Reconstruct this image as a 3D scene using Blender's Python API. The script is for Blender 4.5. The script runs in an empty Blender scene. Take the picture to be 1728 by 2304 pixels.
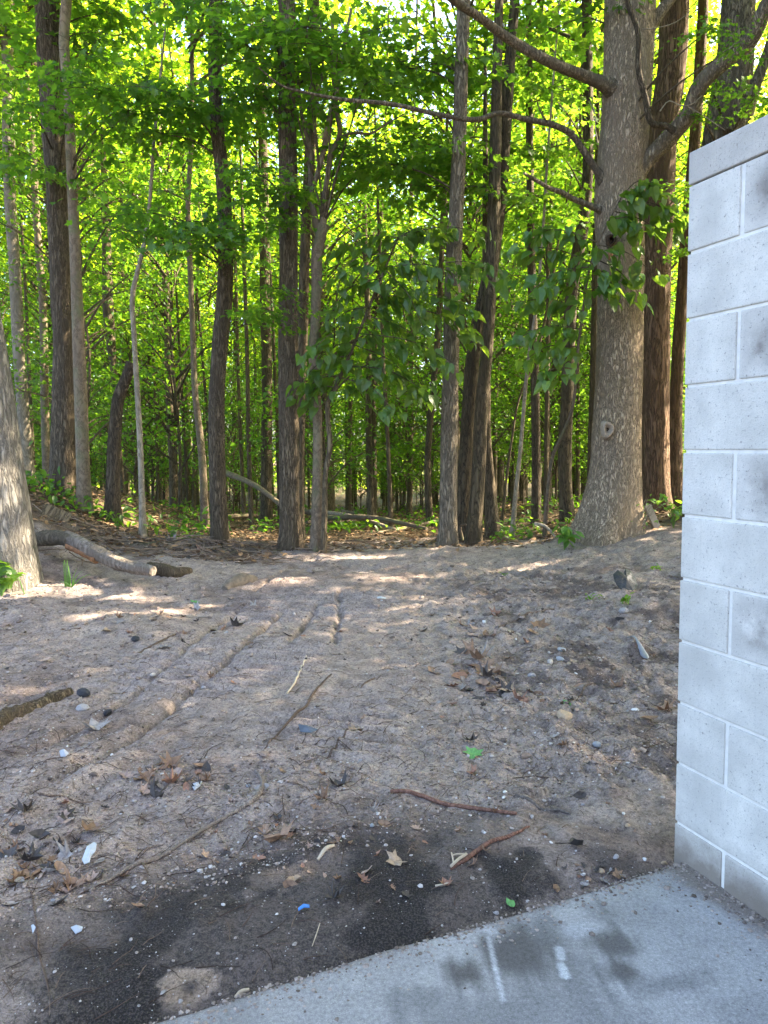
import bpy, math, random
import numpy as np
from mathutils import Vector, Matrix

SC = bpy.context.scene
rng = np.random.default_rng(7)
random.seed(7)
R = math.radians

# ------------------------------------------------------------------ camera, light, exposure
EYE = 1.365
FPX, PIT, ROL = 1670.0, 0.0884, -0.0123
def camera_setup():
    cam = bpy.data.cameras.new('camera'); ob = bpy.data.objects.new('camera', cam)
    SC.collection.objects.link(ob)
    cam.sensor_fit = 'VERTICAL'; cam.sensor_height = 36.0; cam.sensor_width = 27.0
    cam.lens = FPX / 2304 * 36.0
    cam.clip_start = 0.05; cam.clip_end = 1000
    c, s = math.cos(ROL), math.sin(ROL)
    right = Vector((1, 0, 0)); up = Vector((0, math.sin(PIT), math.cos(PIT))); fw = Vector((0, math.cos(PIT), -math.sin(PIT)))
    r2 = c * right + s * up; u2 = -s * right + c * up
    m = Matrix((r2, u2, -fw)).transposed().to_4x4(); m.translation = (0, 0, EYE)
    ob.matrix_world = m
    SC.camera = ob
camera_setup()

SUN_AZ, SUN_EL = 78.0, 40.0          # azimuth from the view direction towards the right
W = bpy.data.worlds.new('World'); SC.world = W; W.use_nodes = True
_wn = W.node_tree.nodes; _bg = _wn['Background']
_sky = _wn.new('ShaderNodeTexSky'); _sky.sky_type = 'NISHITA'; _sky.sun_disc = False
_sky.sun_elevation = R(SUN_EL); _sky.sun_rotation = R(SUN_AZ)
_sky.air_density = .8; _sky.dust_density = 4.0; _sky.ozone_density = 1.0
W.node_tree.links.new(_sky.outputs[0], _bg.inputs[0]); _bg.inputs[1].default_value = 0.15
_sun = bpy.data.lights.new('sun', 'SUN'); _sun.energy = 5.0; _sun.angle = R(0.53); _sun.color = (1.0, 0.87, 0.68)
_so = bpy.data.objects.new('sun', _sun); SC.collection.objects.link(_so)
SDIR = Vector((math.sin(R(SUN_AZ)) * math.cos(R(SUN_EL)), math.cos(R(SUN_AZ)) * math.cos(R(SUN_EL)), math.sin(R(SUN_EL))))
_so.rotation_mode = 'QUATERNION'; _so.rotation_quaternion = SDIR.to_track_quat('Z', 'Y'); _so.location = SDIR * 60
SC.view_settings.view_transform = 'Standard'; SC.view_settings.look = 'None'
SC.view_settings.gamma = 1.0; SC.view_settings.use_curve_mapping = False
SC.view_settings.exposure = 3.12
SC.render.engine = 'CYCLES'
SC.cycles.max_bounces = 7; SC.cycles.diffuse_bounces = 4; SC.cycles.glossy_bounces = 2
SC.cycles.transmission_bounces = 4; SC.cycles.transparent_max_bounces = 4
SC.cycles.sample_clamp_indirect = 8.0
SC.cycles.use_denoising = True

# ------------------------------------------------------------------ helpers
def ray(px, py):
    X, Y = px - 864.0, py - 1152.0
    c, s = math.cos(ROL), math.sin(ROL)
    X, Y = X * c + Y * s, -X * s + Y * c
    cp, sp = math.cos(PIT), math.sin(PIT)
    return np.array([X / FPX, cp - Y / FPX * sp, -sp - Y / FPX * cp])
def at(px, py, Y):
    d = ray(px, py); return np.array([0, 0, EYE]) + d * (Y / d[1])
def obj(name, me, mat=None, parent=None, loc=None):
    if mat is not None and not me.materials: me.materials.append(mat)
    o = bpy.data.objects.new(name, me); SC.collection.objects.link(o)
    if loc is not None: o.location = loc
    if parent is not None: o.parent = parent
    return o
def tag(o, label=None, cat=None, group=None, kind=None):
    if label: o['label'] = label
    if cat: o['category'] = cat
    if group: o['group'] = group
    if kind: o['kind'] = kind
    return o
def empty(name, loc, label=None, cat=None, group=None):
    o = bpy.data.objects.new(name, None); o.empty_display_size = 0.1
    SC.collection.objects.link(o); o.location = loc
    return tag(o, label, cat, group)
def mesh(name, V, F, smooth=False, attrs=None):
    V = np.asarray(V, dtype=np.float32); me = bpy.data.meshes.new(name)
    Fs = F if isinstance(F, list) else [F]
    Fs = [np.asarray(f, dtype=np.int32) for f in Fs if len(f)]
    nl = sum(f.size for f in Fs); nf = sum(len(f) for f in Fs)
    me.vertices.add(len(V)); me.vertices.foreach_set('co', V.ravel())
    me.loops.add(nl); me.loops.foreach_set('vertex_index', np.concatenate([f.ravel() for f in Fs]))
    me.polygons.add(nf)
    tot = np.concatenate([np.full(len(f), f.shape[1], np.int32) for f in Fs])
    st = np.concatenate([[0], np.cumsum(tot)[:-1]]).astype(np.int32)
    me.polygons.foreach_set('loop_start', st); me.polygons.foreach_set('loop_total', tot)
    me.polygons.foreach_set('use_smooth', np.full(nf, smooth, bool))
    for k, (typ, arr) in (attrs or {}).items():
        a = me.attributes.new(k, typ, 'POINT')
        a.data.foreach_set('color' if typ == 'FLOAT_COLOR' else 'value', np.asarray(arr, np.float32).ravel())
    me.update(calc_edges=True); me.validate()
    return me
class MB:
    """collects vertices and faces for one mesh"""
    def __init__(s): s.V = []; s.T = []; s.Q = []; s.n = 0
    def add(s, V, F):
        F = np.asarray(F, np.int32) + s.n; s.V.append(np.asarray(V, float)); s.n += len(V)
        (s.T if F.shape[1] == 3 else s.Q).append(F); return s
    def mesh(s, name, smooth=False):
        Fs = []
        if s.T: Fs.append(np.concatenate(s.T))
        if s.Q: Fs.append(np.concatenate(s.Q))
        return mesh(name, np.concatenate(s.V), Fs, smooth)
_tab = np.random.default_rng(3).random((8, 256, 256)).astype(np.float32)
def vn(x, y, k=0):
    xi = np.floor(x).astype(int); yi = np.floor(y).astype(int); fx = x - xi; fy = y - yi
    fx = fx * fx * (3 - 2 * fx); fy = fy * fy * (3 - 2 * fy); t = _tab[k % 8]
    a = t[xi & 255, yi & 255]; b = t[(xi + 1) & 255, yi & 255]; c = t[xi & 255, (yi + 1) & 255]; d = t[(xi + 1) & 255, (yi + 1) & 255]
    return (a * (1 - fx) + b * fx) * (1 - fy) + (c * (1 - fx) + d * fx) * fy
def fbm(x, y, k=0, o=4):
    s = 0; a = 0.5
    for i in range(o):
        s = s + a * (vn(x * 2 ** i + 17.3 * i, y * 2 ** i + 9.1 * i, k + i) - .5) * 2; a *= .5
    return s
def sst(a, b, x):
    t = np.clip((x - a) / (b - a), 0, 1); return t * t * (3 - 2 * t)

# ------------------------------------------------------------------ ground height
SLAB_A = np.array([-0.59, 1.66]); SLAB_B = np.array([0.89, 2.29])
SE = (SLAB_B - SLAB_A) / np.linalg.norm(SLAB_B - SLAB_A); SNRM = np.array([-SE[1], SE[0]])   # SNRM points away from the slab
def slab_d(x, y): return (x - SLAB_A[0]) * SNRM[0] + (y - SLAB_A[1]) * SNRM[1]
GROOVES = [([7.2, 4.9], [-.44, -.33], .030), ([6.6, 5.0], [-.57, -.68], .034),
           ([6.3, 5.0, 4.4, 3.0], [-.84, -.99, -1.04, -1.30], .034), ([6.8, 5.4, 4.0, 3.2], [-1.16, -1.34, -1.40, -1.62], .026),
           ([3.4, 2.2], [-1.25, -1.55], .016), ([8.6, 6.9], [-.95, -1.28], .02)]
def macro(x, y):
    x = np.asarray(x, float); y = np.asarray(y, float)
    t = np.clip(y - 10.1, 0, None); fall = -.068 * (np.sqrt(t * t + .8) - .894)
    fall = np.where(fall < -2.2, -2.2 - .2 * (1 - np.exp((fall + 2.2) / .3)), fall)
    rise = .36 * sst(1.2, 4.2, x) * sst(4.0, 9.0, y)
    fx = np.interp(x, [-14, -8, -5.2, -4.7, -4.2, -3.8, -3.2, -2.1, -1.4], [1.5, 1.3, .92, .72, .47, .31, .15, .06, 0])
    mound = fx * sst(6.3, 8.9, y) * (1 - .75 * sst(12, 20, y))
    lip = .05 * np.exp(-((y - 9.35) / .35) ** 2) * (1 - .7 * np.exp(-((x + .1) / 1.0) ** 2)) + .04 * np.exp(-((y - 7.4) / .3) ** 2) * np.exp(-((x + .6) / .9) ** 2)
    lump = .05 * fbm(x * .45, y * .45, 1, 3) * sst(1.8, 4.0, y)
    hump = .10 * np.exp(-(((x + 3.0) / 1.0) ** 2 + ((y - 5.9) / .45) ** 2)) + .07 * np.exp(-(((x + 2.1) / .6) ** 2 + ((y - 5.5) / .35) ** 2)) + .07 * np.exp(-(((x - 1.9) / .6) ** 2 + ((y - 5.9) / .4) ** 2))
    return fall + rise + mound + lip + lump + hump
def micro(x, y):
    x = np.asarray(x, float); y = np.asarray(y, float)
    near = np.exp(-np.clip(y - 10, 0, None) / 6)
    tr = sst(-1.9, -1.3, x) * (1 - sst(-.2, .25, x)) * sst(2.6, 3.6, y) * (1 - sst(7.2, 8.0, y))
    rough = 1 - .5 * tr
    right = sst(.2, .9, x) * sst(2.4, 3.0, y) * (1 - sst(8, 9, y))
    m = .045 * fbm(x * 1.7 + 3, y * 1.7, 2, 3) * rough + (.024 + .024 * right) * fbm(x * 6, y * 6, 4, 3) * rough
    m = m + (.022 + .018 * right) * np.abs(fbm(x * 15 + 5, y * 15, 5, 3)) * (0.4 + rough)
    m = m - .018 * np.clip(fbm(x * 3.3 + 40, y * 3.3 + 8, 6, 3) - .15, 0, 1)
    m = m + .034 * fbm((x * .93 - y * .36) * 9, (x * .36 + y * .93) * 1.6, 3, 3) * sst(-.4, -1.2, x) * (1 - sst(3.6, 4.6, y))
    # tread cleats and grooves left by the tracked machine
    cl = np.sin((y + .25 * x + .05 * fbm(x * 2, y * 2, 1, 2)) * 2 * np.pi / .105)
    m = m + .020 * cl * tr * sst(-.15, .25, fbm(x * 1.1 + 9, y * 1.1, 5, 2) + .1)
    far = sst(-1.5, -.9, x) * (1 - sst(.5, .9, x)) * sst(7.9, 8.2, y) * (1 - sst(9.0, 9.3, y))
    m = m + .012 * np.sin((y + .05 * x) * 2 * np.pi / .16) * far
    for ys, xs, dep in GROOVES:
        yy = np.array(ys[::-1]); xx = np.array(xs[::-1])
        xc = np.interp(y, yy, xx) + .035 * fbm(y * 4, y * 0 + dep * 99, 2, 3)
        on = sst(yy[0], yy[0] + .35, y) * (1 - sst(yy[-1] - .4, yy[-1], y))
        d = x - xc
        wob = .45 + .55 * sst(-.3, .3, fbm(x * 14, y * 11, 3, 3))
        m = m - on * dep * 2.0 * np.exp(-(d / .021) ** 2) * wob
    d = slab_d(x, y)
    m = m * (.25 + .75 * sst(.0, .5, d)) * near
    m = m - .03 * (1 - sst(.0, .18, d)) * (d > -50)
    return m
def gh(x, y):
    z = macro(x, y) + micro(x, y)
    d = slab_d(np.asarray(x, float), np.asarray(y, float))
    return np.where(d < 0, np.minimum(z, 0) * 0 - .05 - .0 * z, z)
def on_ground(px, py):
    d = ray(px, py); z = 0.0
    for _ in range(14):
        t = (z - EYE) / d[2]; P = np.array([0, 0, EYE]) + d * t; z = .5 * z + .5 * float(macro(P[0], P[1]))
    return np.array([P[0], P[1], float(gh(P[0], P[1]))])

# ------------------------------------------------------------------ materials
def nmat(name):
    m = bpy.data.materials.new(name); m.use_nodes = True
    nt = m.node_tree; n = nt.nodes; return m, nt, n, n['Principled BSDF']
def lk(nt, a, b): nt.links.new(a, b)
def tex_noise(nt, co, scale, detail=4, rough=.55, dist=0):
    t = nt.nodes.new('ShaderNodeTexNoise'); t.inputs['Scale'].default_value = scale; t.inputs['Detail'].default_value = detail
    t.inputs['Roughness'].default_value = rough; t.inputs['Distortion'].default_value = dist
    if co is not None: lk(nt, co, t.inputs['Vector'])
    return t.outputs['Fac']
def ramp(nt, f, stops):
    r = nt.nodes.new('ShaderNodeValToRGB'); e = r.color_ramp.elements
    while len(e) < len(stops): e.new(.5)
    for i, (p, c) in enumerate(stops): e[i].position = p; e[i].color = (*c, 1) if len(c) == 3 else c
    lk(nt, f, r.inputs[0]); return r.outputs[0]
def mapping(nt, src, scale=(1, 1, 1), rot=(0, 0, 0)):
    mp = nt.nodes.new('ShaderNodeMapping'); mp.inputs['Scale'].default_value = scale; mp.inputs['Rotation'].default_value = rot
    lk(nt, src, mp.inputs['Vector']); return mp.outputs[0]
def mix(nt, a, b, f, mode='MIX'):
    x = nt.nodes.new('ShaderNodeMix'); x.data_type = 'RGBA'; x.blend_type = mode
    for s, v in ((x.inputs[6], a), (x.inputs[7], b), (x.inputs[0], f)):
        if isinstance(v, (int, float)): s.default_value = v
        elif isinstance(v, tuple): s.default_value = (*v, 1)
        else: lk(nt, v, s)
    return x.outputs[2]
def math_n(nt, op, a, b=None, c=None):
    x = nt.nodes.new('ShaderNodeMath'); x.operation = op
    for i, v in enumerate((a, b, c)):
        if v is None: continue
        if isinstance(v, (int, float)): x.inputs[i].default_value = v
        else: lk(nt, v, x.inputs[i])
    return x.outputs[0]
def bump(nt, h, bs, strength=.5, dist=.02):
    b = nt.nodes.new('ShaderNodeBump'); b.inputs['Strength'].default_value = strength; b.inputs['Distance'].default_value = dist
    lk(nt, h, b.inputs['Height']); lk(nt, b.outputs[0], bs.inputs['Normal'])
def geo(nt, what='Position'): return nt.nodes.new('ShaderNodeNewGeometry').outputs[what]
def texco(nt, what='Object'): return nt.nodes.new('ShaderNodeTexCoord').outputs[what]

def bark_material(name, dark, light, sc=16, stretch=.10, strength=1.0, moss=None, width=.5):
    m, nt, n, b = nmat(name)
    co = mapping(nt, texco(nt), (1, 1, stretch * 1.5))
    f1 = tex_noise(nt, co, sc, 5, .6, .6)
    ridge = math_n(nt, 'ABSOLUTE', math_n(nt, 'SUBTRACT', f1, .5))
    co2 = mapping(nt, texco(nt), (1, 1, .35))
    f2 = tex_noise(nt, co2, sc * 3.2, 4, .65)
    h = math_n(nt, 'ADD', math_n(nt, 'MULTIPLY', math_n(nt, 'MINIMUM', math_n(nt, 'MULTIPLY', ridge, 9), 1.0), 1.0), math_n(nt, 'MULTIPLY', f2, .5))
    big = tex_noise(nt, mapping(nt, texco(nt), (1, 1, .5)), 2.2, 3)
    c = ramp(nt, h, [(.12, dark), (.5, tuple(.5 * (a + b_) for a, b_ in zip(dark, light))), (1.0, light)])
    c = mix(nt, c, tuple(v * .62 for v in light), ramp(nt, big, [(.45, (0, 0, 0)), (.7, (1, 1, 1))]))
    if moss: c = mix(nt, c, moss, ramp(nt, tex_noise(nt, texco(nt), 3.1, 4), [(.48, (0, 0, 0)), (.68, (.7, .7, .7))]))
    oi = nt.nodes.new('ShaderNodeObjectInfo').outputs['Random']
    hv = nt.nodes.new('ShaderNodeHueSaturation'); lk(nt, c, hv.inputs['Color'])
    lk(nt, math_n(nt, 'ADD', math_n(nt, 'MULTIPLY', oi, .5), .75), hv.inputs['Value'])
    lk(nt, hv.outputs[0], b.inputs['Base Color']); b.inputs['Roughness'].default_value = .9
    b.inputs['Specular IOR Level'].default_value = .2
    bump(nt, h, b, strength, .025)
    return m
M = {}
M['bark_dark'] = bark_material('furrowed_bark', (.028, .021, .013), (.185, .14, .088), 38, 0.1, 1.0)
M['bark_grey'] = bark_material('grey_bark', (.045, .037, .026), (.29, .23, .155), 28, 0.13, 1.0)
M['bark_big'] = bark_material('old_maple_bark', (.06, .048, .033), (.43, .325, .215), 44, .16, 1.0)
M['bark_red'] = bark_material('reddish_bark', (.032, .021, .013), (.19, .118, .07), 24, .09, 1.0)
M['bark_smooth'] = bark_material('smooth_bark', (.085, .064, .042), (.20, .15, .098), 12, .4, .4, moss=(.12, .13, .06))
M['bark_pale'] = bark_material('pale_bark', (.12, .098, .066), (.30, .25, .175), 12, .3, .4)
M['bark_left'] = bark_material('pale_grey_bark', (.10, .09, .075), (.38, .34, .28), 24, .12, 1.0)
M['bark_back'] = bark_material('forest_bark', (.028, .022, .014), (.15, .115, .068), 22, 0.12, .8)

def leaf_material(name, cols, trans, glossy=.04, tfac=.5):
    m, nt, n, b = nmat(name); n.remove(b); out = n['Material Output']
    isl = geo(nt, 'Random Per Island')
    c = ramp(nt, isl, [(i / (len(cols) - 1), v) for i, v in enumerate(cols)])
    oi = nt.nodes.new('ShaderNodeObjectInfo').outputs['Random']
    hv = nt.nodes.new('ShaderNodeHueSaturation'); lk(nt, c, hv.inputs['Color'])
    lk(nt, math_n(nt, 'ADD', math_n(nt, 'MULTIPLY', oi, .5), .78), hv.inputs['Value'])
    lk(nt, math_n(nt, 'ADD', math_n(nt, 'MULTIPLY', oi, .03), .488), hv.inputs['Hue'])
    d = n.new('ShaderNodeBsdfDiffuse'); lk(nt, hv.outputs[0], d.inputs[0])
    t = n.new('ShaderNodeBsdfTranslucent')
    tc = mix(nt, trans[0], trans[1], isl); lk(nt, tc, t.inputs[0])
    mx = n.new('ShaderNodeMixShader'); mx.inputs[0].default_value = tfac; lk(nt, d.outputs[0], mx.inputs[1]); lk(nt, t.outputs[0], mx.inputs[2])
    g = n.new('ShaderNodeBsdfGlossy'); g.inputs['Roughness'].default_value = .42; g.inputs[0].default_value = (.9, .95, .85, 1)
    m2 = n.new('ShaderNodeMixShader'); m2.inputs[0].default_value = glossy; lk(nt, mx.outputs[0], m2.inputs[1]); lk(nt, g.outputs[0], m2.inputs[2])
    lk(nt, m2.outputs[0], out.inputs[0]); return m
M['leaf'] = leaf_material('canopy_leaf', [(.03, .085, .01), (.06, .12, .012), (.04, .10, .012), (.09, .14, .012)], ((.26, .55, .02), (.60, .74, .03)), .02, tfac=.57)
M['leaf_low'] = leaf_material('understory_leaf', [(.028, .075, .012), (.055, .115, .016), (.04, .095, .013)], ((.16, .38, .02), (.32, .52, .03)), .025)
M['leaf_bass'] = leaf_material('basswood_leaf', [(.035, .08, .016), (.055, .105, .018), (.042, .095, .016)], ((.16, .33, .025), (.28, .42, .03)), .03, .45)

def simple(name, col, rough=.8, var=.25, sc=30, bstr=.3, bd=.004, spec=.3, island=False, metal=0):
    m, nt, n, b = nmat(name)
    f = geo(nt, 'Random Per Island') if island else tex_noise(nt, texco(nt), sc, 5)
    lo = tuple(v * (1 - var) for v in col); hi = tuple(min(1, v * (1 + var)) for v in col)
    c = ramp(nt, f, [(.15 if island else .3, lo), (.85 if island else .7, hi)])
    if island: c = mix(nt, c, tuple(v * .6 for v in col), tex_noise(nt, texco(nt), sc, 3), 'MIX') if bstr < 0 else c
    lk(nt, c, b.inputs['Base Color']); b.inputs['Roughness'].default_value = rough; b.inputs['Specular IOR Level'].default_value = spec
    b.inputs['Metallic'].default_value = metal
    if bstr > 0: bump(nt, tex_noise(nt, texco(nt), sc * 2, 5), b, bstr, bd)
    return m

def ground_material():
    m, nt, n, b = nmat('bare_dirt')
    a = n.new('ShaderNodeAttribute'); a.attribute_name = 'col'
    pos = geo(nt)
    f1 = tex_noise(nt, pos, 7, 6, .65); f2 = tex_noise(nt, pos, 60, 4, .7); f3 = tex_noise(nt, pos, 190, 2, .6)
    c = mix(nt, a.outputs[0], ramp(nt, f1, [(.3, (.55, .53, .53)), (.7, (1.25, 1.23, 1.2))]), 1.0, 'MULTIPLY')
    c = mix(nt, c, ramp(nt, f2, [(.30, (.46, .45, .44)), (.5, (1, 1, 1)), (.72, (1.36, 1.35, 1.33))]), 1.0, 'MULTIPLY')
    c = mix(nt, c, ramp(nt, f3, [(.3, (.6, .6, .6)), (.55, (1, 1, 1)), (.8, (1.5, 1.5, 1.5))]), .8, 'MULTIPLY')
    ad = n.new('ShaderNodeAttribute'); ad.attribute_name = 'dk'
    dkf = math_n(nt, 'ADD', ad.outputs['Fac'], math_n(nt, 'ADD', math_n(nt, 'MULTIPLY', math_n(nt, 'SUBTRACT', f2, .5), 1.6), math_n(nt, 'MULTIPLY', math_n(nt, 'SUBTRACT', f1, .5), .9)))
    c = mix(nt, c, mix(nt, (.02, .018, .017), (.075, .062, .053), ramp(nt, f3, [(.45, (0, 0, 0)), (.65, (1, 1, 1))])), ramp(nt, dkf, [(.26, (0, 0, 0)), (.52, (.72, .72, .72)), (.85, (.98, .98, .98))]))
    dk = tex_noise(nt, mapping(nt, pos, (1, 1, 1)), 26, 5, .7, .8)
    c = mix(nt, c, (.055, .042, .036), ramp(nt, dk, [(.60, (0, 0, 0)), (.66, (.7, .7, .7))]))  # dark flecks paint the shade of small crevices into the dirt colour
    v = n.new('ShaderNodeTexVoronoi'); v.inputs['Scale'].default_value = 85; lk(nt, pos, v.inputs['Vector'])
    sp = math_n(nt, 'MULTIPLY', math_n(nt, 'LESS_THAN', v.outputs['Distance'], .16), math_n(nt, 'GREATER_THAN', tex_noise(nt, pos, 31, 2), .58))
    c = mix(nt, c, (.5, .47, .44), math_n(nt, 'MULTIPLY', sp, .7))
    lk(nt, c, b.inputs['Base Color']); b.inputs['Roughness'].default_value = .95; b.inputs['Specular IOR Level'].default_value = .15
    h = math_n(nt, 'ADD', math_n(nt, 'ADD', math_n(nt, 'MULTIPLY', f1, 1.2), math_n(nt, 'MULTIPLY', f2, .55)), math_n(nt, 'MULTIPLY', f3, .3))
    bump(nt, h, b, .9, .03)
    return m
M['dirt'] = ground_material()

# ------------------------------------------------------------------ the ground sheet
def axis(parts):
    out = []
    for a, b_, s in parts: out.append(np.arange(a, b_, s))
    return np.concatenate(out)
def grow(start, end, s0, k=1.22):
    v = [start]; s = s0
    while v[-1] < end: v.append(v[-1] + s); s *= k
    return np.array(v)
xs = np.concatenate([-grow(5.6, 170, .08)[::-1], axis([(-5.55, -2.6, .036), (-2.6, 1.9, .0185), (1.9, 4.5, .036)]), grow(4.5, 170, .08)])
ys = np.concatenate([-grow(.0, 60, .5)[::-1][:-1] , axis([(0, 1.3, .06), (1.3, 4.4, .0165), (4.4, 7.6, .016), (7.6, 11.0, .03)]), grow(11.0, 190, .10, 1.12)])
X, Y = np.meshgrid(xs, ys, indexing='xy')
Z = gh(X, Y)
far = sst(60, 150, np.hypot(X, Y)); Z = Z * (1 - far) + far * (-2.2)
D = slab_d(X, Y)
def col(*c): return np.array(c)
base = np.zeros(X.shape + (3,)) + col(.328, .270, .235)
n1 = fbm(X * .9, Y * .9, 2, 4); n2 = fbm(X * 4, Y * 4, 4, 4); n3 = fbm(X * 11, Y * 11, 6, 3)
def over(b, c, a): a = np.clip(a, 0, 1)[..., None]; return b * (1 - a) + np.array(c) * a
base = over(base, (.38, .31, .255), sst(.05, .5, n1 + .4 * n2) * .6)
base = over(base, (.19, .145, .125), sst(.1, .5, -n1 + .5 * n2) * .6)
right = sst(.4, 1.0, X) * sst(2.6, 3.2, Y) * (1 - sst(7, 8.5, Y))
base = over(base, (.12, .092, .08), right * sst(-.1, .45, n2 + .6 * n3) * .8)
left = sst(-2.3, -3.2, X) * sst(4.4, 5, Y)
base = over(base, (.15, .115, .10), left * sst(-.15, .4, n2 + .4 * n1) * .8)
dark = np.clip(1.2 - (D + .16 * n2 + .16 * n1 - .14 * np.exp(-((X + .35) / .5) ** 2)) / .62, 0, 1.1)
dark = dark * (.46 + .66 * sst(-.22, .16, .9 * n2 + .5 * n1 + .3 * n3 + .04)) - .75 * sst(.25, .75, X) - .8 * np.exp(-(((X + 1.0) / .28) ** 2 + ((Y - 1.66) / .2) ** 2))
dark = np.maximum(dark, .75 * np.exp(-(((X + .62) / .22) ** 2 + ((Y - 2.05) / .10) ** 2)))
dark = np.where(sst(.25, .6, np.exp(-(((X + .515) / .085) ** 2 + ((Y - 1.80) / .062) ** 2) + n3 * .9 + n2 * .5)) > .3, dark * .35, dark)
base = over(base, (.105, .088, .078), .85 * (.55 + .45 * sst(-.3, .2, n1 + .6 * n2 + .3 * n3)) * (1 - .9 * np.exp(-(((X + 1.0) / .28) ** 2 + ((Y - 1.66) / .2) ** 2))) * (1 - sst(.28, .85, D + .18 * n2 + .16 * n1 - .14 * np.exp(-((X + .35) / .5) ** 2))) * (1 - .8 * sst(.25, .8, X)) * (1 - sst(.25, .6, np.exp(-(((X + .515) / .085) ** 2 + ((Y - 1.80) / .062) ** 2) + n3 * .9 + n2 * .5))))
DK = dark
base = over(base, (.13, .115, .105), (1 - sst(.25, .9, D)) * sst(.05, .45, n3 + .3 * n2) * .6)
tan = np.exp(-(((X + .515) / .085) ** 2 + ((Y - 1.80) / .062) ** 2) + n3 * .9 + n2 * .5)
base = over(base, (.34, .255, .18), sst(.2, .75, tan) * .85)
base = over(base, (.05, .045, .045), np.exp(-(((X + .515) / .022) ** 2 + ((Y - 1.80) / .02) ** 2)) * 1.1)
litter = sst(9.4, 11.2, Y + .4 * n1 + .25 * np.abs(X) - 1.1 * np.exp(-((X - .1) / 1.0) ** 2))
litter = np.maximum(litter, np.maximum(.6 * sst(-2.9, -3.8, X + .3 * n2) * sst(9.0, 10.0, Y), .75 * sst(-1.2, -1.9, X + .3 * n2) * sst(8.6, 9.1, Y)))
lc = over(np.zeros_like(base) + col(.085, .060, .036), (.15, .105, .06), sst(-.1, .4, n2)); lc = over(lc, (.045, .065, .02), sst(.1, .5, n1 + .5 * n3) * .8)
base = over(base, lc, litter)
nx, ny = len(xs), len(ys)
idx = np.arange(nx * ny).reshape(ny, nx)
F = np.stack([idx[:-1, :-1], idx[:-1, 1:], idx[1:, 1:], idx[1:, :-1]], -1).reshape(-1, 4)
Vg = np.stack([X, Y, Z], -1).reshape(-1, 3)
g = obj('ground', mesh('ground', Vg, F, True, {'col': ('FLOAT_COLOR', np.concatenate([base.reshape(-1, 3), np.ones((nx * ny, 1))], 1)), 'dk': ('FLOAT', DK.ravel())}), M['dirt'])
tag(g, kind='structure')

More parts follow.
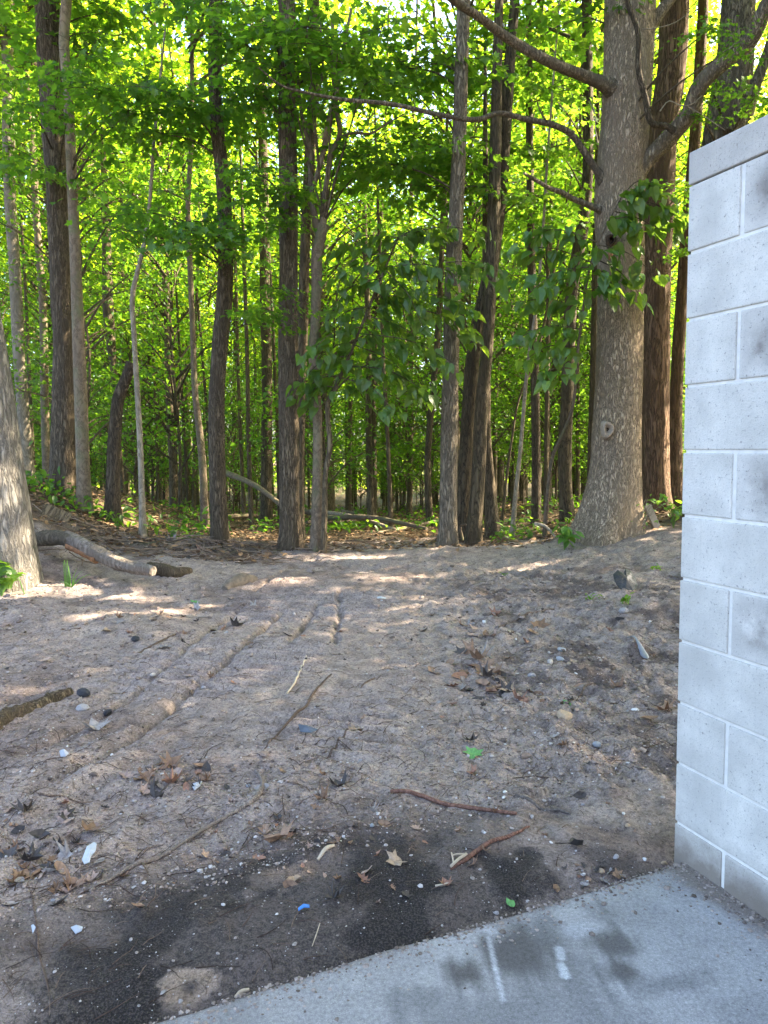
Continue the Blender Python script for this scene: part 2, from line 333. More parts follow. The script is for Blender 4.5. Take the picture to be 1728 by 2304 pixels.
# ------------------------------------------------------------------ concrete slab
def slab():
    us = axis([(-7, -1.2, .2), (-1.2, -.3, .02), (-.3, 1.95, .006), (1.95, 2.6, .02), (2.6, 7, .2)])
    w = np.concatenate([[0, .0, .004, .012], axis([(.02, 1.0, .006), (1.0, 1.5, .03), (1.5, 9, .3)])])
    U, Wd = np.meshgrid(us, w, indexing='xy')
    edge = .012 * fbm(U * 3, U * 0, 1, 3) + .006 * fbm(U * 16, U * 0 + 3, 2, 2)
    drop = np.zeros_like(U); drop[0] = -.15; drop[1] = -.016; drop[2] = -.006; drop[3] = -.001
    off = Wd - edge * np.exp(-Wd / .03)
    X = SLAB_A[0] + SE[0] * U - SNRM[0] * off; Y = SLAB_A[1] + SE[1] * U - SNRM[1] * off
    Z = drop + .002 * fbm(U * 2, Wd * 2, 3, 3)
    Z[1:3] -= .008 * np.clip(fbm(U[1:3] * 9, U[1:3] * 0, 5, 3), 0, 1)
    c = np.zeros(U.shape + (3,)) + np.array([.30, .292, .28])
    n1 = fbm(U * 1.3, Wd * 1.3, 2, 4); n2 = fbm(U * 6, Wd * 6, 4, 4); n3 = fbm(U * 25, Wd * 25, 6, 3)
    st = fbm((U * .96 + Wd * .3) * 34, (Wd * .96 - U * .3) * 1.8, 1, 3)
    c = over(c, (.40, .39, .37), sst(.0, .5, n1 + .5 * n2 + .2 * n3) * .7)
    c = over(c, (.19, .184, .178), sst(.05, .5, -n1 + .5 * st) * .55)
    def patch(x, y, rx, ry, a, soft=.35, rot=0.):
        co, si = math.cos(rot), math.sin(rot); dx = (X - x) * co + (Y - y) * si; dy = -(X - x) * si + (Y - y) * co
        r = (np.abs(dx / rx) ** 3 + np.abs(dy / ry) ** 3) ** .333 + .35 * n2 + .55 * st + .2 * n3; soft = soft + .1
        return (1 - sst(1 - soft, 1 + soft, r)) * a
    G = lambda px, py: (lambda d: (d[0] * -EYE / d[2], d[1] * -EYE / d[2]))(ray(px, py))
    for (px, py, rx, ry, a, cl) in [(1155, 2150, .10, .10, .95, (.085, .076, .068)), (1050, 2190, .05, .06, .9, (.085, .076, .068)), (1250, 2160, .22, .12, .35, (.15, .142, .135)), (1385, 2125, .065, .06, .8, (.085, .076, .068)),
                                    (1400, 2185, .05, .045, .85, (.085, .076, .068)), (930, 2250, .07, .04, .45, (.12,.12,.12)), (1500, 2215, .13, .035, .5, (.11,.11,.11)),
                                    (1180, 2270, .28, .10, .55, (.16, .157, .155)), (1230, 2090, .05, .06, .45, (.11,.107,.103)), (1345, 2050, .04, .05, .35, (.11,.108,.105))]:
        x, y = G(px, py); c = over(c, cl, patch(x, y, rx, ry, a, .45, .25))
    x, y = G(1310, 2090); c = over(c, (.42, .42, .42), patch(x, y, .055, .03, .6, .3, .35))
    def line(pts, wd, a, cl, c):
        P = [np.array(G(*p)) for p in pts]
        for A, B in zip(P[:-1], P[1:]):
            ab = B - A; t = np.clip(((X - A[0]) * ab[0] + (Y - A[1]) * ab[1]) / ab.dot(ab), 0, 1)
            d = np.hypot(X - A[0] - t * ab[0], Y - A[1] - t * ab[1])
            c = over(c, cl, (1 - sst(wd * .3, wd, d + .12 * wd * n3)) * a * (.75 + .5 * n2))
        return c
    c = line([(1100, 2110), (1115, 2180), (1132, 2250)], .011, .62, (.62,.62,.62), c)
    c = line([(1333, 2010), (1362, 2050), (1385, 2060)], .012, .6, (.13, .125, .12), c)
    c = line([(1385, 2080), (1420, 2130)], .014, .5, (.14, .13, .12), c)
    c = line([(1540, 2000), (1600, 2055), (1680, 2095)], .03, .6, (.36, .36, .36), c)
    c = line([(1258, 2135), (1262, 2155)], .018, .75, (.78, .80, .80), c); c = line([(1262, 2170), (1272, 2195)], .018, .75, (.78, .80, .80), c)
    c = line([(1085, 2085), (1105, 2095)], .03, .5, (.6, .6, .6), c)
    # soil washed over the slab along the foot of the wall
    wd_ = (X - .948) * -.929 + (Y - 2.353) * -.369
    c = over(c, (.20, .165, .135), (1 - sst(.03, .11, wd_ + .05 * n2)) * .9)
    c = over(c, (.17, .145, .125), (1 - sst(.0, .035, Wd + .02 * n2)) * .6)
    ny_, nx_ = U.shape; idx = np.arange(nx_ * ny_).reshape(ny_, nx_)
    F = np.stack([idx[:-1, :-1], idx[1:, :-1], idx[1:, 1:], idx[:-1, 1:]], -1).reshape(-1, 4)
    m, nt, n, b = nmat('concrete'); a = n.new('ShaderNodeAttribute'); a.attribute_name = 'col'; pos = geo(nt)
    f2 = tex_noise(nt, pos, 90, 4, .7); f3 = tex_noise(nt, pos, 330, 2)
    cc = mix(nt, a.outputs[0], ramp(nt, f2, [(.3, (.62, .62, .62)), (.7, (1.12, 1.12, 1.12))]), 1., 'MULTIPLY')
    cc = mix(nt, cc, ramp(nt, f3, [(.3, (.7, .7, .7)), (.6, (1, 1, 1)), (.75, (1.5, 1.5, 1.5))]), .8, 'MULTIPLY')
    lk(nt, cc, b.inputs['Base Color']); b.inputs['Roughness'].default_value = .85; b.inputs['Specular IOR Level'].default_value = .3
    bump(nt, math_n(nt, 'ADD', f2, math_n(nt, 'MULTIPLY', f3, .5)), b, .35, .006)
    me = mesh('slab', np.stack([X, Y, Z], -1).reshape(-1, 3), F, True, {'col': ('FLOAT_COLOR', np.concatenate([c.reshape(-1, 3), np.ones((nx_ * ny_, 1))], 1))})
    tag(obj('concrete_pavement', me, m), kind='structure')
slab()

# ------------------------------------------------------------------ block wall
def blockmask(nt):
    sp = nt.nodes.new('ShaderNodeSeparateXYZ'); lk(nt, texco(nt), sp.inputs[0]); z = sp.outputs[2]; x = sp.outputs[0]
    mr = lambda v, a, b: (lambda n: (lk(nt, v, n.inputs[0]), n.inputs[1].__setattr__('default_value', a), n.inputs[2].__setattr__('default_value', b), n.outputs[0])[-1])(nt.nodes.new('ShaderNodeMapRange'))
    return math_n(nt, 'MULTIPLY', math_n(nt, 'MULTIPLY', mr(z, .015, .07), mr(z, .19, .12)), mr(x, .0, .07))
def block_material(name, tint, stain):
    m, nt, n, b = nmat(name)
    oi = nt.nodes.new('ShaderNodeObjectInfo').outputs['Random']
    co = texco(nt); cm = nt.nodes.new('ShaderNodeCombineXYZ'); lk(nt, math_n(nt, 'MULTIPLY', oi, 40), cm.inputs[0])
    ad = nt.nodes.new('ShaderNodeVectorMath'); ad.operation = 'ADD'; lk(nt, co, ad.inputs[0]); lk(nt, cm.outputs[0], ad.inputs[1]); co2 = ad.outputs[0]
    f = tex_noise(nt, co2, 7, 5, .6); fine = tex_noise(nt, co2, 210, 3, .8); med = tex_noise(nt, co2, 80, 3, .8)
    c = ramp(nt, f, [(.3, tuple(v * .78 for v in tint)), (.7, tuple(v * 1.08 for v in tint))])
    streak = tex_noise(nt, mapping(nt, co2, (1, 1, .04)), 75, 3)
    c = mix(nt, c, tuple(v * .74 for v in tint), ramp(nt, streak, [(.55, (0, 0, 0)), (.75, (.28, .28, .28))]))
    if stain: c = mix(nt, c, (.235, .21, .185), math_n(nt, 'MULTIPLY', blockmask(nt), ramp(nt, tex_noise(nt, co2, 6, 4, .6), [(.33, (0, 0, 0)), (.52, (.95, .95, .95))])))
    c = mix(nt, c, (.13, .125, .12), ramp(nt, med, [(.59, (0, 0, 0)), (.68, (.75, .75, .75))]))
    c = mix(nt, c, (.12, .115, .11), ramp(nt, fine, [(.56, (0, 0, 0)), (.70, (.6, .6, .6))]))
    c = mix(nt, c, (.85, .85, .85), ramp(nt, tex_noise(nt, co2, 130, 2), [(.71, (0, 0, 0)), (.77, (.7, .7, .7))]))
    sz = nt.nodes.new('ShaderNodeSeparateXYZ'); lk(nt, geo(nt), sz.inputs[0]); wz = sz.outputs[2]
    big = tex_noise(nt, mapping(nt, geo(nt), (1, 1, .7)), 2.6, 4, .6)
    c = mix(nt, c, tuple(v * .66 for v in tint), ramp(nt, big, [(.45, (0, 0, 0)), (.68, (.75, .75, .75))]))
    sp_ = math_n(nt, 'ADD', wz, math_n(nt, 'MULTIPLY', tex_noise(nt, geo(nt), 14, 4, .7), .16))
    c = mix(nt, c, (.20, .165, .13), ramp(nt, sp_, [(.10, (.9, .9, .9)), (.24, (0, 0, 0))]))
    lk(nt, c, b.inputs['Base Color']); b.inputs['Roughness'].default_value = .92; b.inputs['Specular IOR Level'].default_value = .2
    bump(nt, math_n(nt, 'ADD', med, fine), b, .5, .006)
    return m
CAPT = (.50, .47, .44)
M['block'] = block_material('concrete_block', (.645, .61, .54), False)
M['block_stained'] = block_material('stained_concrete_block', (.60, .565, .505), True)
M['block_cap'] = block_material('cap_block', (.53, .49, .43), False)
M['mortar'] = simple('mortar', (.68, .65, .59), .9, .12, 25, .5, .003)
def rbox(x0, x1, y0, y1, z0, z1, r=.004, seg=0, jit=.0):
    """box with bevelled edges: 24 corner points"""
    V = []; 
    sx = (x0, x1); sy = (y0, y1); sz = (z0, z1)
    V = np.array([[sx[i], sy[j], sz[k]] for i in (0, 1) for j in (0, 1) for k in (0, 1)], float)
    import bmesh
    bm = bmesh.new(); vs = [bm.verts.new(v) for v in V]
    for f in ((0, 1, 3, 2), (4, 6, 7, 5), (0, 4, 5, 1), (2, 3, 7, 6), (0, 2, 6, 4), (1, 5, 7, 3)): bm.faces.new([vs[i] for i in f])
    bmesh.ops.bevel(bm, geom=bm.edges[:], offset=r, segments=2, affect='EDGES', profile=.6)
    if jit:
        for v in bm.verts: v.co += Vector(np.random.default_rng(abs(hash((round(v.co.x, 3), round(v.co.z, 3)))) % 9999).normal(0, jit, 3))
    me = bpy.data.meshes.new('block'); bm.to_mesh(me); bm.free(); return me
def wall():
    C = .2032; z0 = EYE + .7849; a = .3778
    w = empty('block_wall', (.9484, 2.3534, 0), 'pale grey concrete block wall with flat cap course beside the slab', 'wall')
    w.rotation_euler = (0, 0, -math.pi / 2 + a)      # local x runs along the wall, local y goes back into it
    L = 10 * .4064; T = .194
    zj = lambda k: z0 - k * C
    J = .005
    core = rbox(.006, L, .0055, T - .0055, -.12, z0 - .003, .002)
    obj('mortar', core, M['mortar'], w)
    cache = {}
    r_ = np.random.default_rng(5)
    for k in range(0, 11):
        zt, zb = zj(k) - J, zj(k + 1) + J
        x = 0.0; i = 0
        while x < L - .01:
            ln = C if (k % 2 == 0 and i == 0) else 2 * C
            x1 = min(x + ln, L)
            key = (round(x1 - x, 3),)
            if key not in cache:
                l = x1 - x; cache[key] = rbox((0 if i == 0 else 0), l - 2 * J, 0, T, 0, zt - zb, .0045)
            st = (k, i) in ((0, 1), (2, 1), (4, 1), (6, 1)) or r_.random() < .15
            me = cache[key]
            if st:
                if ('s',) + key not in cache: cache[('s',) + key] = me.copy(); cache[('s',) + key].materials.clear()
                me = cache[('s',) + key]
            o = obj('block', me, M['block_stained' if st else 'block'], w)
            o.location = ((x + J if i else 0), r_.normal(0, .0012), zb); o.rotation_euler = (0, r_.normal(0, .0012), r_.normal(0, .0015))
            x = x1; i += 1
    cap = None
    for i in range(10):
        if cap is None: cap = rbox(0, 2 * C - .003, 0, T + .006, 0, .0963, .005)
        o = obj('cap_block', cap, M['block_cap'], w); o.location = (i * 2 * C - .002, -.003 + r_.normal(0, .0006), z0)
wall()

# ------------------------------------------------------------------ leaf builders
def fold(P, a=.25, droop=.18):
    P = np.array(P, float); z = np.abs(P[:, 0]) * a - droop * P[:, 1] ** 2
    return np.column_stack([P, z])
def tpl(outline, a=.25, droop=.18):
    """fan of triangles round the leaf's centre; unit length along y"""
    P = [(0, .40)] + list(outline); V = fold(P, a, droop); n = len(outline)
    return V, np.array([(0, 1 + i, 1 + (i + 1) % n) for i in range(n)])
MAPLE = tpl([(0, 0), (.22, .10), (.55, .02), (.40, .28), (.62, .55), (.34, .54), (.24, .62), (0, 1.05), (-.24, .62), (-.34, .54), (-.62, .55), (-.40, .28), (-.55, .02), (-.22, .10)], .15, .2)
MAPLE_LOW = tpl([(0, 0), (.48, .06), (.34, .30), (.55, .58), (.20, .62), (0, 1.0), (-.20, .62), (-.55, .58), (-.34, .30), (-.48, .06)], .15, .2)
HEART = tpl([(0, .06), (.2, -.03), (.38, .14), (.40, .40), (.26, .72), (0, 1.08), (-.26, .72), (-.40, .40), (-.38, .14), (-.2, -.03)], .22, .28)
OVAL = tpl([(0, 0), (.2, .15), (.28, .45), (.18, .75), (0, 1.0), (-.18, .75), (-.28, .45), (-.2, .15)], .3, .2)
DIA = (fold([(0, 0), (.36, .45), (0, 1.0), (-.36, .45)], .3, .15), np.array([(0, 1, 2), (0, 2, 3)]))
TRI5 = tpl([(0, 0), (.50, .20), (.28, .62), (0, 1.0), (-.28, .62), (-.50, .20)], .2, .2)
OAK = tpl([(0, 0), (.10, .12), (.28, .14), (.14, .28), (.36, .40), (.16, .48), (.34, .66), (.14, .68), (.12, .86), (0, 1.0), (-.12, .86), (-.14, .68), (-.34, .66), (-.16, .48), (-.36, .40), (-.14, .28), (-.28, .14), (-.10, .12)], .2, .1)
def leaves(t, pos, yaw, pitch, roll, size):
    TV, TF = t; N = len(pos)
    cy, sy = np.cos(yaw), np.sin(yaw); cp, sp = np.cos(pitch), np.sin(pitch); cr, sr = np.cos(roll), np.sin(roll)
    x, y, z = [np.outer(size, TV[:, i]) for i in range(3)]
    x, z = x * cr[:, None] + z * sr[:, None], -x * sr[:, None] + z * cr[:, None]
    y, z = y * cp[:, None] - z * sp[:, None], y * sp[:, None] + z * cp[:, None]
    x, y = x * cy[:, None] - y * sy[:, None], x * sy[:, None] + y * cy[:, None]
    V = np.stack([x, y, z], -1) + pos[:, None, :]
    F = TF[None] + (np.arange(N) * len(TV))[:, None, None]
    return V.reshape(-1, 3), F.reshape(-1, 3)
def spray_points(r, n, rad, thick, wedge=None):
    ang = r.uniform(0, 2 * np.pi, n); rr = rad * np.sqrt(r.uniform(0.02, 1, n))
    return np.column_stack([rr * np.cos(ang), rr * np.sin(ang), r.normal(0, thick, n) - .15 * rr ** 2 / rad]), ang
def tube(P, rad, sides=8, bark=0., seed=0, cap=False, kx=5, kz=1.2, flare=None):
    P = np.asarray(P, float); rad = np.asarray(rad, float); n = len(P)
    T = np.gradient(P, axis=0); T /= np.linalg.norm(T, axis=1)[:, None] + 1e-9
    ref = np.array([1., 0, 0]) if abs(T[0][0]) < .8 else np.array([0, 1., 0])
    A = []; u = ref
    for t in T:
        u = u - t * u.dot(t); u = u / np.linalg.norm(u); A.append(u)
    A = np.array(A); B = np.cross(T, A)
    th = np.linspace(0, 2 * np.pi, sides, endpoint=False)
    rr = np.repeat(rad[:, None], sides, 1)
    if bark or flare is not None:
        s = np.concatenate([[0], np.cumsum(np.linalg.norm(np.diff(P, axis=0), axis=1))])
        TH, S = np.meshgrid(th, s)
        # periodic in angle: sample noise on a circle
        cx, sx = np.cos(TH), np.sin(TH)
        nz = fbm(cx * kx + 20 + seed * 3.1 + S * .15, sx * kx + 20 + S * kz, seed, 3) if bark else 0
        low = fbm(cx * .8 + seed, sx * .8 + S * .7, seed + 1, 2) if bark else 0
        rr = rr * (1 + bark * (1.0 * np.abs(nz) * 2 - .3) + .10 * low * (bark > 0))
        if flare is not None: rr = rr * (1 + flare[:, None] * (1 + .7 * np.cos(TH * 5 + seed) + .4 * np.cos(TH * 3 + 2 * seed)) * .5)
    V = P[:, None, :] + rr[..., None] * (np.cos(th)[None, :, None] * A[:, None, :] + np.sin(th)[None, :, None] * B[:, None, :])
    i = np.arange(n - 1)[:, None] * sides; j = np.arange(sides)[None]; j2 = (j + 1) % sides
    F = np.stack([i + j, i + j2, i + sides + j2, i + sides + j], -1).reshape(-1, 4)
    return V.reshape(-1, 3), F
def add_tube(mb, P, rad, sides=8, ends=True, **k):
    V, F = tube(P, rad, sides, **k); n0 = mb.n; mb.add(V, F)
    if ends:
        for idx, c in ((0, P[0]), (len(P) - 1, P[-1])):
            ring = np.arange(sides) + idx * sides
            W_ = np.vstack([V[ring], np.mean(V[ring], 0)])
            f = [(a, (a + 1) % sides, sides) for a in range(sides)] if idx else [((a + 1) % sides, a, sides) for a in range(sides)]
            mb.add(W_, f)
def spline(P, n):
    P = np.asarray(P, float); m = len(P)
    t = np.concatenate([[0], np.cumsum(np.linalg.norm(np.diff(P[:, :3], axis=0), axis=1) + 1e-6)]); u = np.linspace(0, t[-1], n)
    # monotone-ish cubic hermite with finite-difference tangents
    d = np.gradient(P, t, axis=0); out = []
    k = np.clip(np.searchsorted(t, u, 'right') - 1, 0, m - 2); h = (t[k + 1] - t[k]); s = (u - t[k]) / h
    h00 = 2 * s ** 3 - 3 * s ** 2 + 1; h10 = s ** 3 - 2 * s ** 2 + s; h01 = -2 * s ** 3 + 3 * s ** 2; h11 = s ** 3 - s ** 2
    return h00[:, None] * P[k] + (h10 * h)[:, None] * d[k] + h01[:, None] * P[k + 1] + (h11 * h)[:, None] * d[k + 1]

# ---- shared crown meshes (origin at trunk base of a 15 m tree)
def crown_variant(seed, zb, zt, Rm, nspray, nleaf, size, t, flat=.12):
    r = np.random.default_rng(seed); mb = MB(); br = MB()
    for i in range(nspray):
        f = (i + r.random()) / nspray; z = zb + (zt - zb) * f
        prof = math.sin(math.pi * min(1, .12 + .88 * (1 - f) ** .8)) ** .6 if f > .5 else .75 + .25 * f * 2
        ang = r.uniform(0, 2 * np.pi); rad = Rm * prof * math.sqrt(r.uniform(.10, 1))
        c = np.array([math.cos(ang) * rad, math.sin(ang) * rad, z + r.normal(0, .2)])
        sr = r.uniform(.55, 1.15) * (.6 + .15 * Rm)
        P, a = spray_points(r, nleaf, sr, flat)
        tilt = r.normal(0, .18, 2); P[:, 2] += P[:, 0] * tilt[0] + P[:, 1] * tilt[1] - .12 * (P[:, 0] * math.cos(ang) + P[:, 1] * math.sin(ang))
        mb.add(*leaves(t, P + c, r.uniform(0, 2 * np.pi, nleaf), r.normal(-.30, .38, nleaf), r.normal(0, .40, nleaf), size * r.uniform(.6, 1.25, nleaf)))
        s0 = np.array([0, 0, z - rad * .55 - .2]); mid = .5 * (s0 + c) + np.array([0, 0, .12 * rad])
        add_tube(br, spline([s0, mid, c], 6), np.linspace(.012 + .012 * rad, .006, 6), 5, False)
        for _ in range(2):
            e = c + np.array([*(r.normal(0, sr * .6, 2)), r.normal(0, .08)])
            add_tube(br, np.array([.6 * c + .4 * mid, .5 * (c + e) + .03, e]), [.008, .006, .003], 4, False)
    return mb.mesh('crown'), br.mesh('branches', True)
def trunk_variant(seed, h, r0, lean=.4, sides=12):
    r = np.random.default_rng(seed)
    P = [(0, 0, -.5)]; x = y = 0
    for z in np.linspace(1.5, h, 7): x += r.normal(0, lean * .25); y += r.normal(0, lean * .25); P.append((x * z / h * 2, y * z / h * 2, z))
    Q = spline(P, 40); rad = r0 * (1 - .75 * np.clip(Q[:, 2] / h, 0, 1)); fl = np.exp(-np.clip(Q[:, 2], 0, None) / .25) * .5
    V, F = tube(Q, rad, sides, bark=.05, seed=seed, flare=fl); return mesh('trunk', V, F, True)

# ------------------------------------------------------------------ individually placed trees
K = 1.0
def trunk_px(name, pts, Y, mat, label, sides=28, nseg=90, bark=.05, base_py=None, top=13.0, flare=.45, lean=None, cat='tree', group=None, seed=1, dY=0.0, kx=6, ext=True, fscale=1.0):
    """pts: (px, py, width px) from the top of the trunk down; the base is carried into the ground"""
    Ps = []; rs = []
    n = len(pts)
    for i, (px, py, w) in enumerate(pts):
        q = at(px, py, Y + dY * (i / (n - 1))); Ps.append(q); rs.append(.5 * w / FPX * Y)
    Ps = np.array(Ps); rs = np.array(rs)
    # carry the base down to the ground
    zb = float(macro(Ps[-1][0], Ps[-1][1])) - .25
    if Ps[-1][2] > zb:
        d = (Ps[-1] - Ps[-2]); d = d / max(1e-6, -d[2]); e = Ps[-1] + d * (Ps[-1][2] - zb) * .6; e[2] = zb
        Ps = np.vstack([Ps, e]); rs = np.append(rs, rs[-1] * 1.02)
    if ext and Ps[0][2] < top:
        d = (Ps[0] - Ps[1]); d = d / max(1e-6, d[2]); d[:2] *= .5; e = Ps[0] + d * (top - Ps[0][2])
        Ps = np.vstack([e, .5 * (e + Ps[0]), Ps]); rs = np.concatenate([[rs[0] * .35, rs[0] * .75], rs])
    Ps = Ps[::-1]; rs = rs[::-1]
    Q = spline(np.column_stack([Ps, rs]), nseg)
    gz = float(macro(Ps[0][0], Ps[0][1]))
    base = np.array([Ps[0][0], Ps[0][1], gz])
    fl = flare * np.exp(-np.clip(Q[:, 2] - gz, 0, None) / (.22 * fscale))
    V, F = tube(Q[:, :3] - base, np.abs(Q[:, 3]), sides, bark=bark, seed=seed, flare=fl, kx=kx)
    root = empty(name, base, label, cat, group)
    mb = MB(); mb.add(V, F)
    top_ring = V[-sides:]; mb.add(np.vstack([top_ring, top_ring.mean(0)]), [(a, (a + 1) % sides, sides) for a in range(sides)])
    o = obj('trunk', mb.mesh('trunk', True), mat, root)
    root['_bz'] = gz
    return root, base, Q
def limb(root, base, pts, Y, mat, name='branch', sides=10, n=28, dY=0., bark=.05, seed=3):
    P = []; r_ = []
    for i, (px, py, w) in enumerate(pts):
        yy = Y + dY * (i / (len(pts) - 1)) ** 1.6; P.append(at(px, py, yy)); r_.append(.5 * w / FPX * yy)
    Q = spline(np.column_stack([P, r_]), n); mb = MB()
    add_tube(mb, Q[:, :3] - base, np.abs(Q[:, 3]), sides, bark=bark, seed=seed, kx=2, kz=4)
    return obj(name, mb.mesh(name, True), mat, root), Q

T = {}
def tree(key, *a, **k): T[key] = trunk_px(*a, **k); return T[key]
tree('left', 'maple_tree', [(-150, 0, 88), (-98, 420, 92), (-52, 720, 98), (-24, 900, 102), (0, 1080, 108), (16, 1190, 114), (24, 1290, 122)], 7.2, M['bark_left'],
     'thick grey trunk cut by the left frame edge with a sunlit patch near its foot', sides=72, nseg=190, bark=.05, flare=.2, seed=2, kx=8, top=10)
tree('birch', 'birch_tree', [(14, 0, 24), (18, 181, 24), (24, 470, 25), (34, 615, 25), (43, 795, 26), (54, 953, 26), (60, 1043, 28)], 13.5, M['bark_pale'],
     'pale sunlit smooth trunk rising at the far left behind the bank', seed=3, bark=.02)
tree('slim_left', 'young_tree', [(60, 180, 12), (72, 307, 14), (81, 470, 15), (96, 687, 16), (100, 880, 17), (105, 1060, 18)], 14.5, M['bark_smooth'],
     'thin speckled trunk between the pale sunlit trunk and the broad furrowed trunk', seed=4, bark=.02)
tree('furrow', 'oak_tree', [(105, 0, 50), (119, 253, 48), (130, 434, 46), (139, 687, 46), (143, 750, 46), (145, 880, 52), (145, 1090, 60)], 11.0, M['bark_dark'],
     'broad dark deeply furrowed trunk standing on top of the left bank', sides=48, nseg=160, bark=.08, seed=5, kx=9)
tree('twin', 'maple_tree', [(150, 0, 22), (144, 90, 21), (153, 200, 21), (159, 325, 21), (168, 542, 22), (175, 723, 25), (177, 772, 26), (184, 953, 28), (190, 1145, 32)], 10.5, M['bark_smooth'],
     'smooth slim trunk pressed against the right side of the furrowed oak', seed=6, bark=.025)
tree('snag', 'dead_tree', [(296, 815, 22), (285, 848, 24), (268, 890, 26), (260, 953, 27), (255, 1060, 29), (254, 1170, 34)], 10.5, M['bark_dark'],
     'dead trunk snapped off at mid height bending right to its broken top', seed=7, bark=.06, ext=False)
tree('slender', 'sapling', [(322, 560, 9), (310, 610, 10), (300, 651, 11), (302, 760, 11), (307, 845, 12), (315, 990, 13), (320, 1134, 14), (322, 1206, 16)], 10.0, M['bark_pale'],
     'very thin pale stem touching the broken top of the snapped dead trunk', sides=12, seed=8, bark=.02, top=7)
tree('mid_a', 'young_tree', [(366, 500, 15), (376, 700, 16), (383, 917, 18), (391, 1062, 19), (392, 1170, 22)], 19.0, M['bark_back'],
     'slim shaded trunk standing midway between the pale thin stem and the spotted crooked pole', seed=9)
tree('mid_b', 'young_tree', [(432, 200, 9), (430, 325, 10), (423, 470, 11), (427, 579, 12), (434, 750, 12), (439, 880, 14), (454, 1025, 17), (461, 1163, 18)], 13.0, M['bark_smooth'],
     'slim grey trunk that bends right near its foot, just left of the brown curved trunk', seed=10, bark=.02)
tree('curve', 'maple_tree', [(485, 0, 28), (486, 253, 27), (501, 398, 30), (508, 542, 32), (506, 651, 35), (495, 778, 34), (488, 880, 35), (488, 1025, 36), (495, 1225, 38)], 9.6, M['bark_dark'],
     'brown trunk with a gentle S curve standing at the left end of the dirt lip', sides=40, nseg=140, bark=.06, seed=11, kx=8)
tree('straight', 'oak_tree', [(645, 0, 33), (646, 181, 36), (647, 289, 38), (649, 434, 39), (649, 615, 40), (648, 777, 43), (650, 953, 43), (652, 1170, 46), (654, 1235, 50)], 9.5, M['bark_dark'],
     'straight dark furrowed trunk at the centre left of the dirt lip', sides=48, nseg=160, bark=.08, seed=12, kx=9)
tree('shadow', 'oak_tree', [(700, 300, 22), (690, 480, 22), (687, 542, 22), (681, 760, 22), (679, 850, 20), (677, 989, 18), (676, 1235, 18)], 11.0, M['bark_back'],
     'dark shaded trunk half hidden behind the right edge of the straight furrowed trunk', seed=13)
tree('behind', 'young_tree', [(594, 480, 22), (596, 640, 23), (600, 808, 24), (600, 1062, 25), (600, 1170, 28)], 17.0, M['bark_back'],
     'brown trunk just left of and behind the straight furrowed trunk', seed=14)
r_, b_, q_ = tree('twist', 'hornbeam_tree', [(728, 505, 24), (715, 560, 25), (712, 651, 23), (708, 740, 21), (705, 790, 22), (714, 935, 21), (714, 1098, 23), (712, 1239, 26)], 9.4, M['bark_smooth'],
     'pale twisted trunk that forks into crooked wavy stems above head height', seed=15, bark=.03, ext=False, sides=24)
for pts in ([(720, 540, 17), (705, 470, 14), (699, 398, 13), (697, 325, 12), (688, 300, 9), (676, 240, 7), (670, 60, 5)],
            [(728, 520, 17), (727, 488, 15), (737, 398, 12), (746, 344, 12), (764, 307, 11), (758, 253, 11), (752, 200, 9), (748, 40, 6)],
            [(706, 420, 10), (716, 385, 11), (728, 340, 13), (742, 270, 15), (753, 225, 13), (765, 150, 9), (790, 20, 6)],
            [(764, 310, 6), (790, 300, 5), (835, 300, 5), (860, 285, 4), (910, 256, 3)], [(735, 265, 9), (715, 235, 8), (725, 170, 6), (720, 40, 5)]):
    limb(r_, b_, pts, 9.4, M['bark_smooth'], 'branch', dY=.1)
tree('right', 'maple_tree', [(1043, 0, 28), (1037, 181, 29), (1034, 289, 30), (1030, 398, 31), (1023, 543, 33), (1017, 687, 36), (1015, 808, 35), (1010, 989, 38), (1008, 1170, 40), (1007, 1230, 44)], 9.7, M['bark_grey'],
     'tall brown trunk at the right end of the track beside a leaning pair', sides=44, nseg=150, bark=.06, seed=16, kx=8)
tree('lean_a', 'maple_tree', [(1110, 560, 32), (1088, 687, 34), (1074, 740, 31), (1055, 917, 31), (1045, 1062, 31), (1037, 1210, 34)], 10.5, M['bark_back'],
     'left trunk of a leaning pair that crosses higher up beside the tall brown trunk', seed=17, top=9)
tree('lean_b', 'maple_tree', [(1106, 600, 28), (1101, 690, 27), (1099, 740, 26), (1084, 917, 30), (1077, 1062, 31), (1066, 1217, 34)], 10.25, M['bark_back'],
     'right trunk of a leaning pair just right of the tall brown trunk', seed=18, top=9)
tree('lean_c', 'maple_tree', [(1094, 860, 18), (1095, 989, 21), (1103, 1098, 25), (1108, 1206, 32)], 11.0, M['bark_dark'],
     'short dark leaning trunk emerging low behind the leaning pair', seed=19, top=7)
tree('slim_r', 'young_tree', [(1195, 560, 17), (1198, 680, 18), (1203, 808, 19), (1206, 1025, 20), (1206, 1206, 24)], 12.5, M['bark_dark'],
     'slim dark upright trunk midway between the leaning pair and the big maple', seed=20)
tree('crook', 'young_tree', [(1320, 0, 22), (1321, 108, 22), (1322, 217, 23), (1318, 452, 24), (1311, 506, 26), (1287, 651, 27), (1282, 736, 26), (1275, 917, 28), (1271, 1025, 29), (1273, 1116, 29), (1284, 1206, 34)], 12.0, M['bark_back'],
     'crooked trunk leaning right close to the left side of the big maple', seed=21)
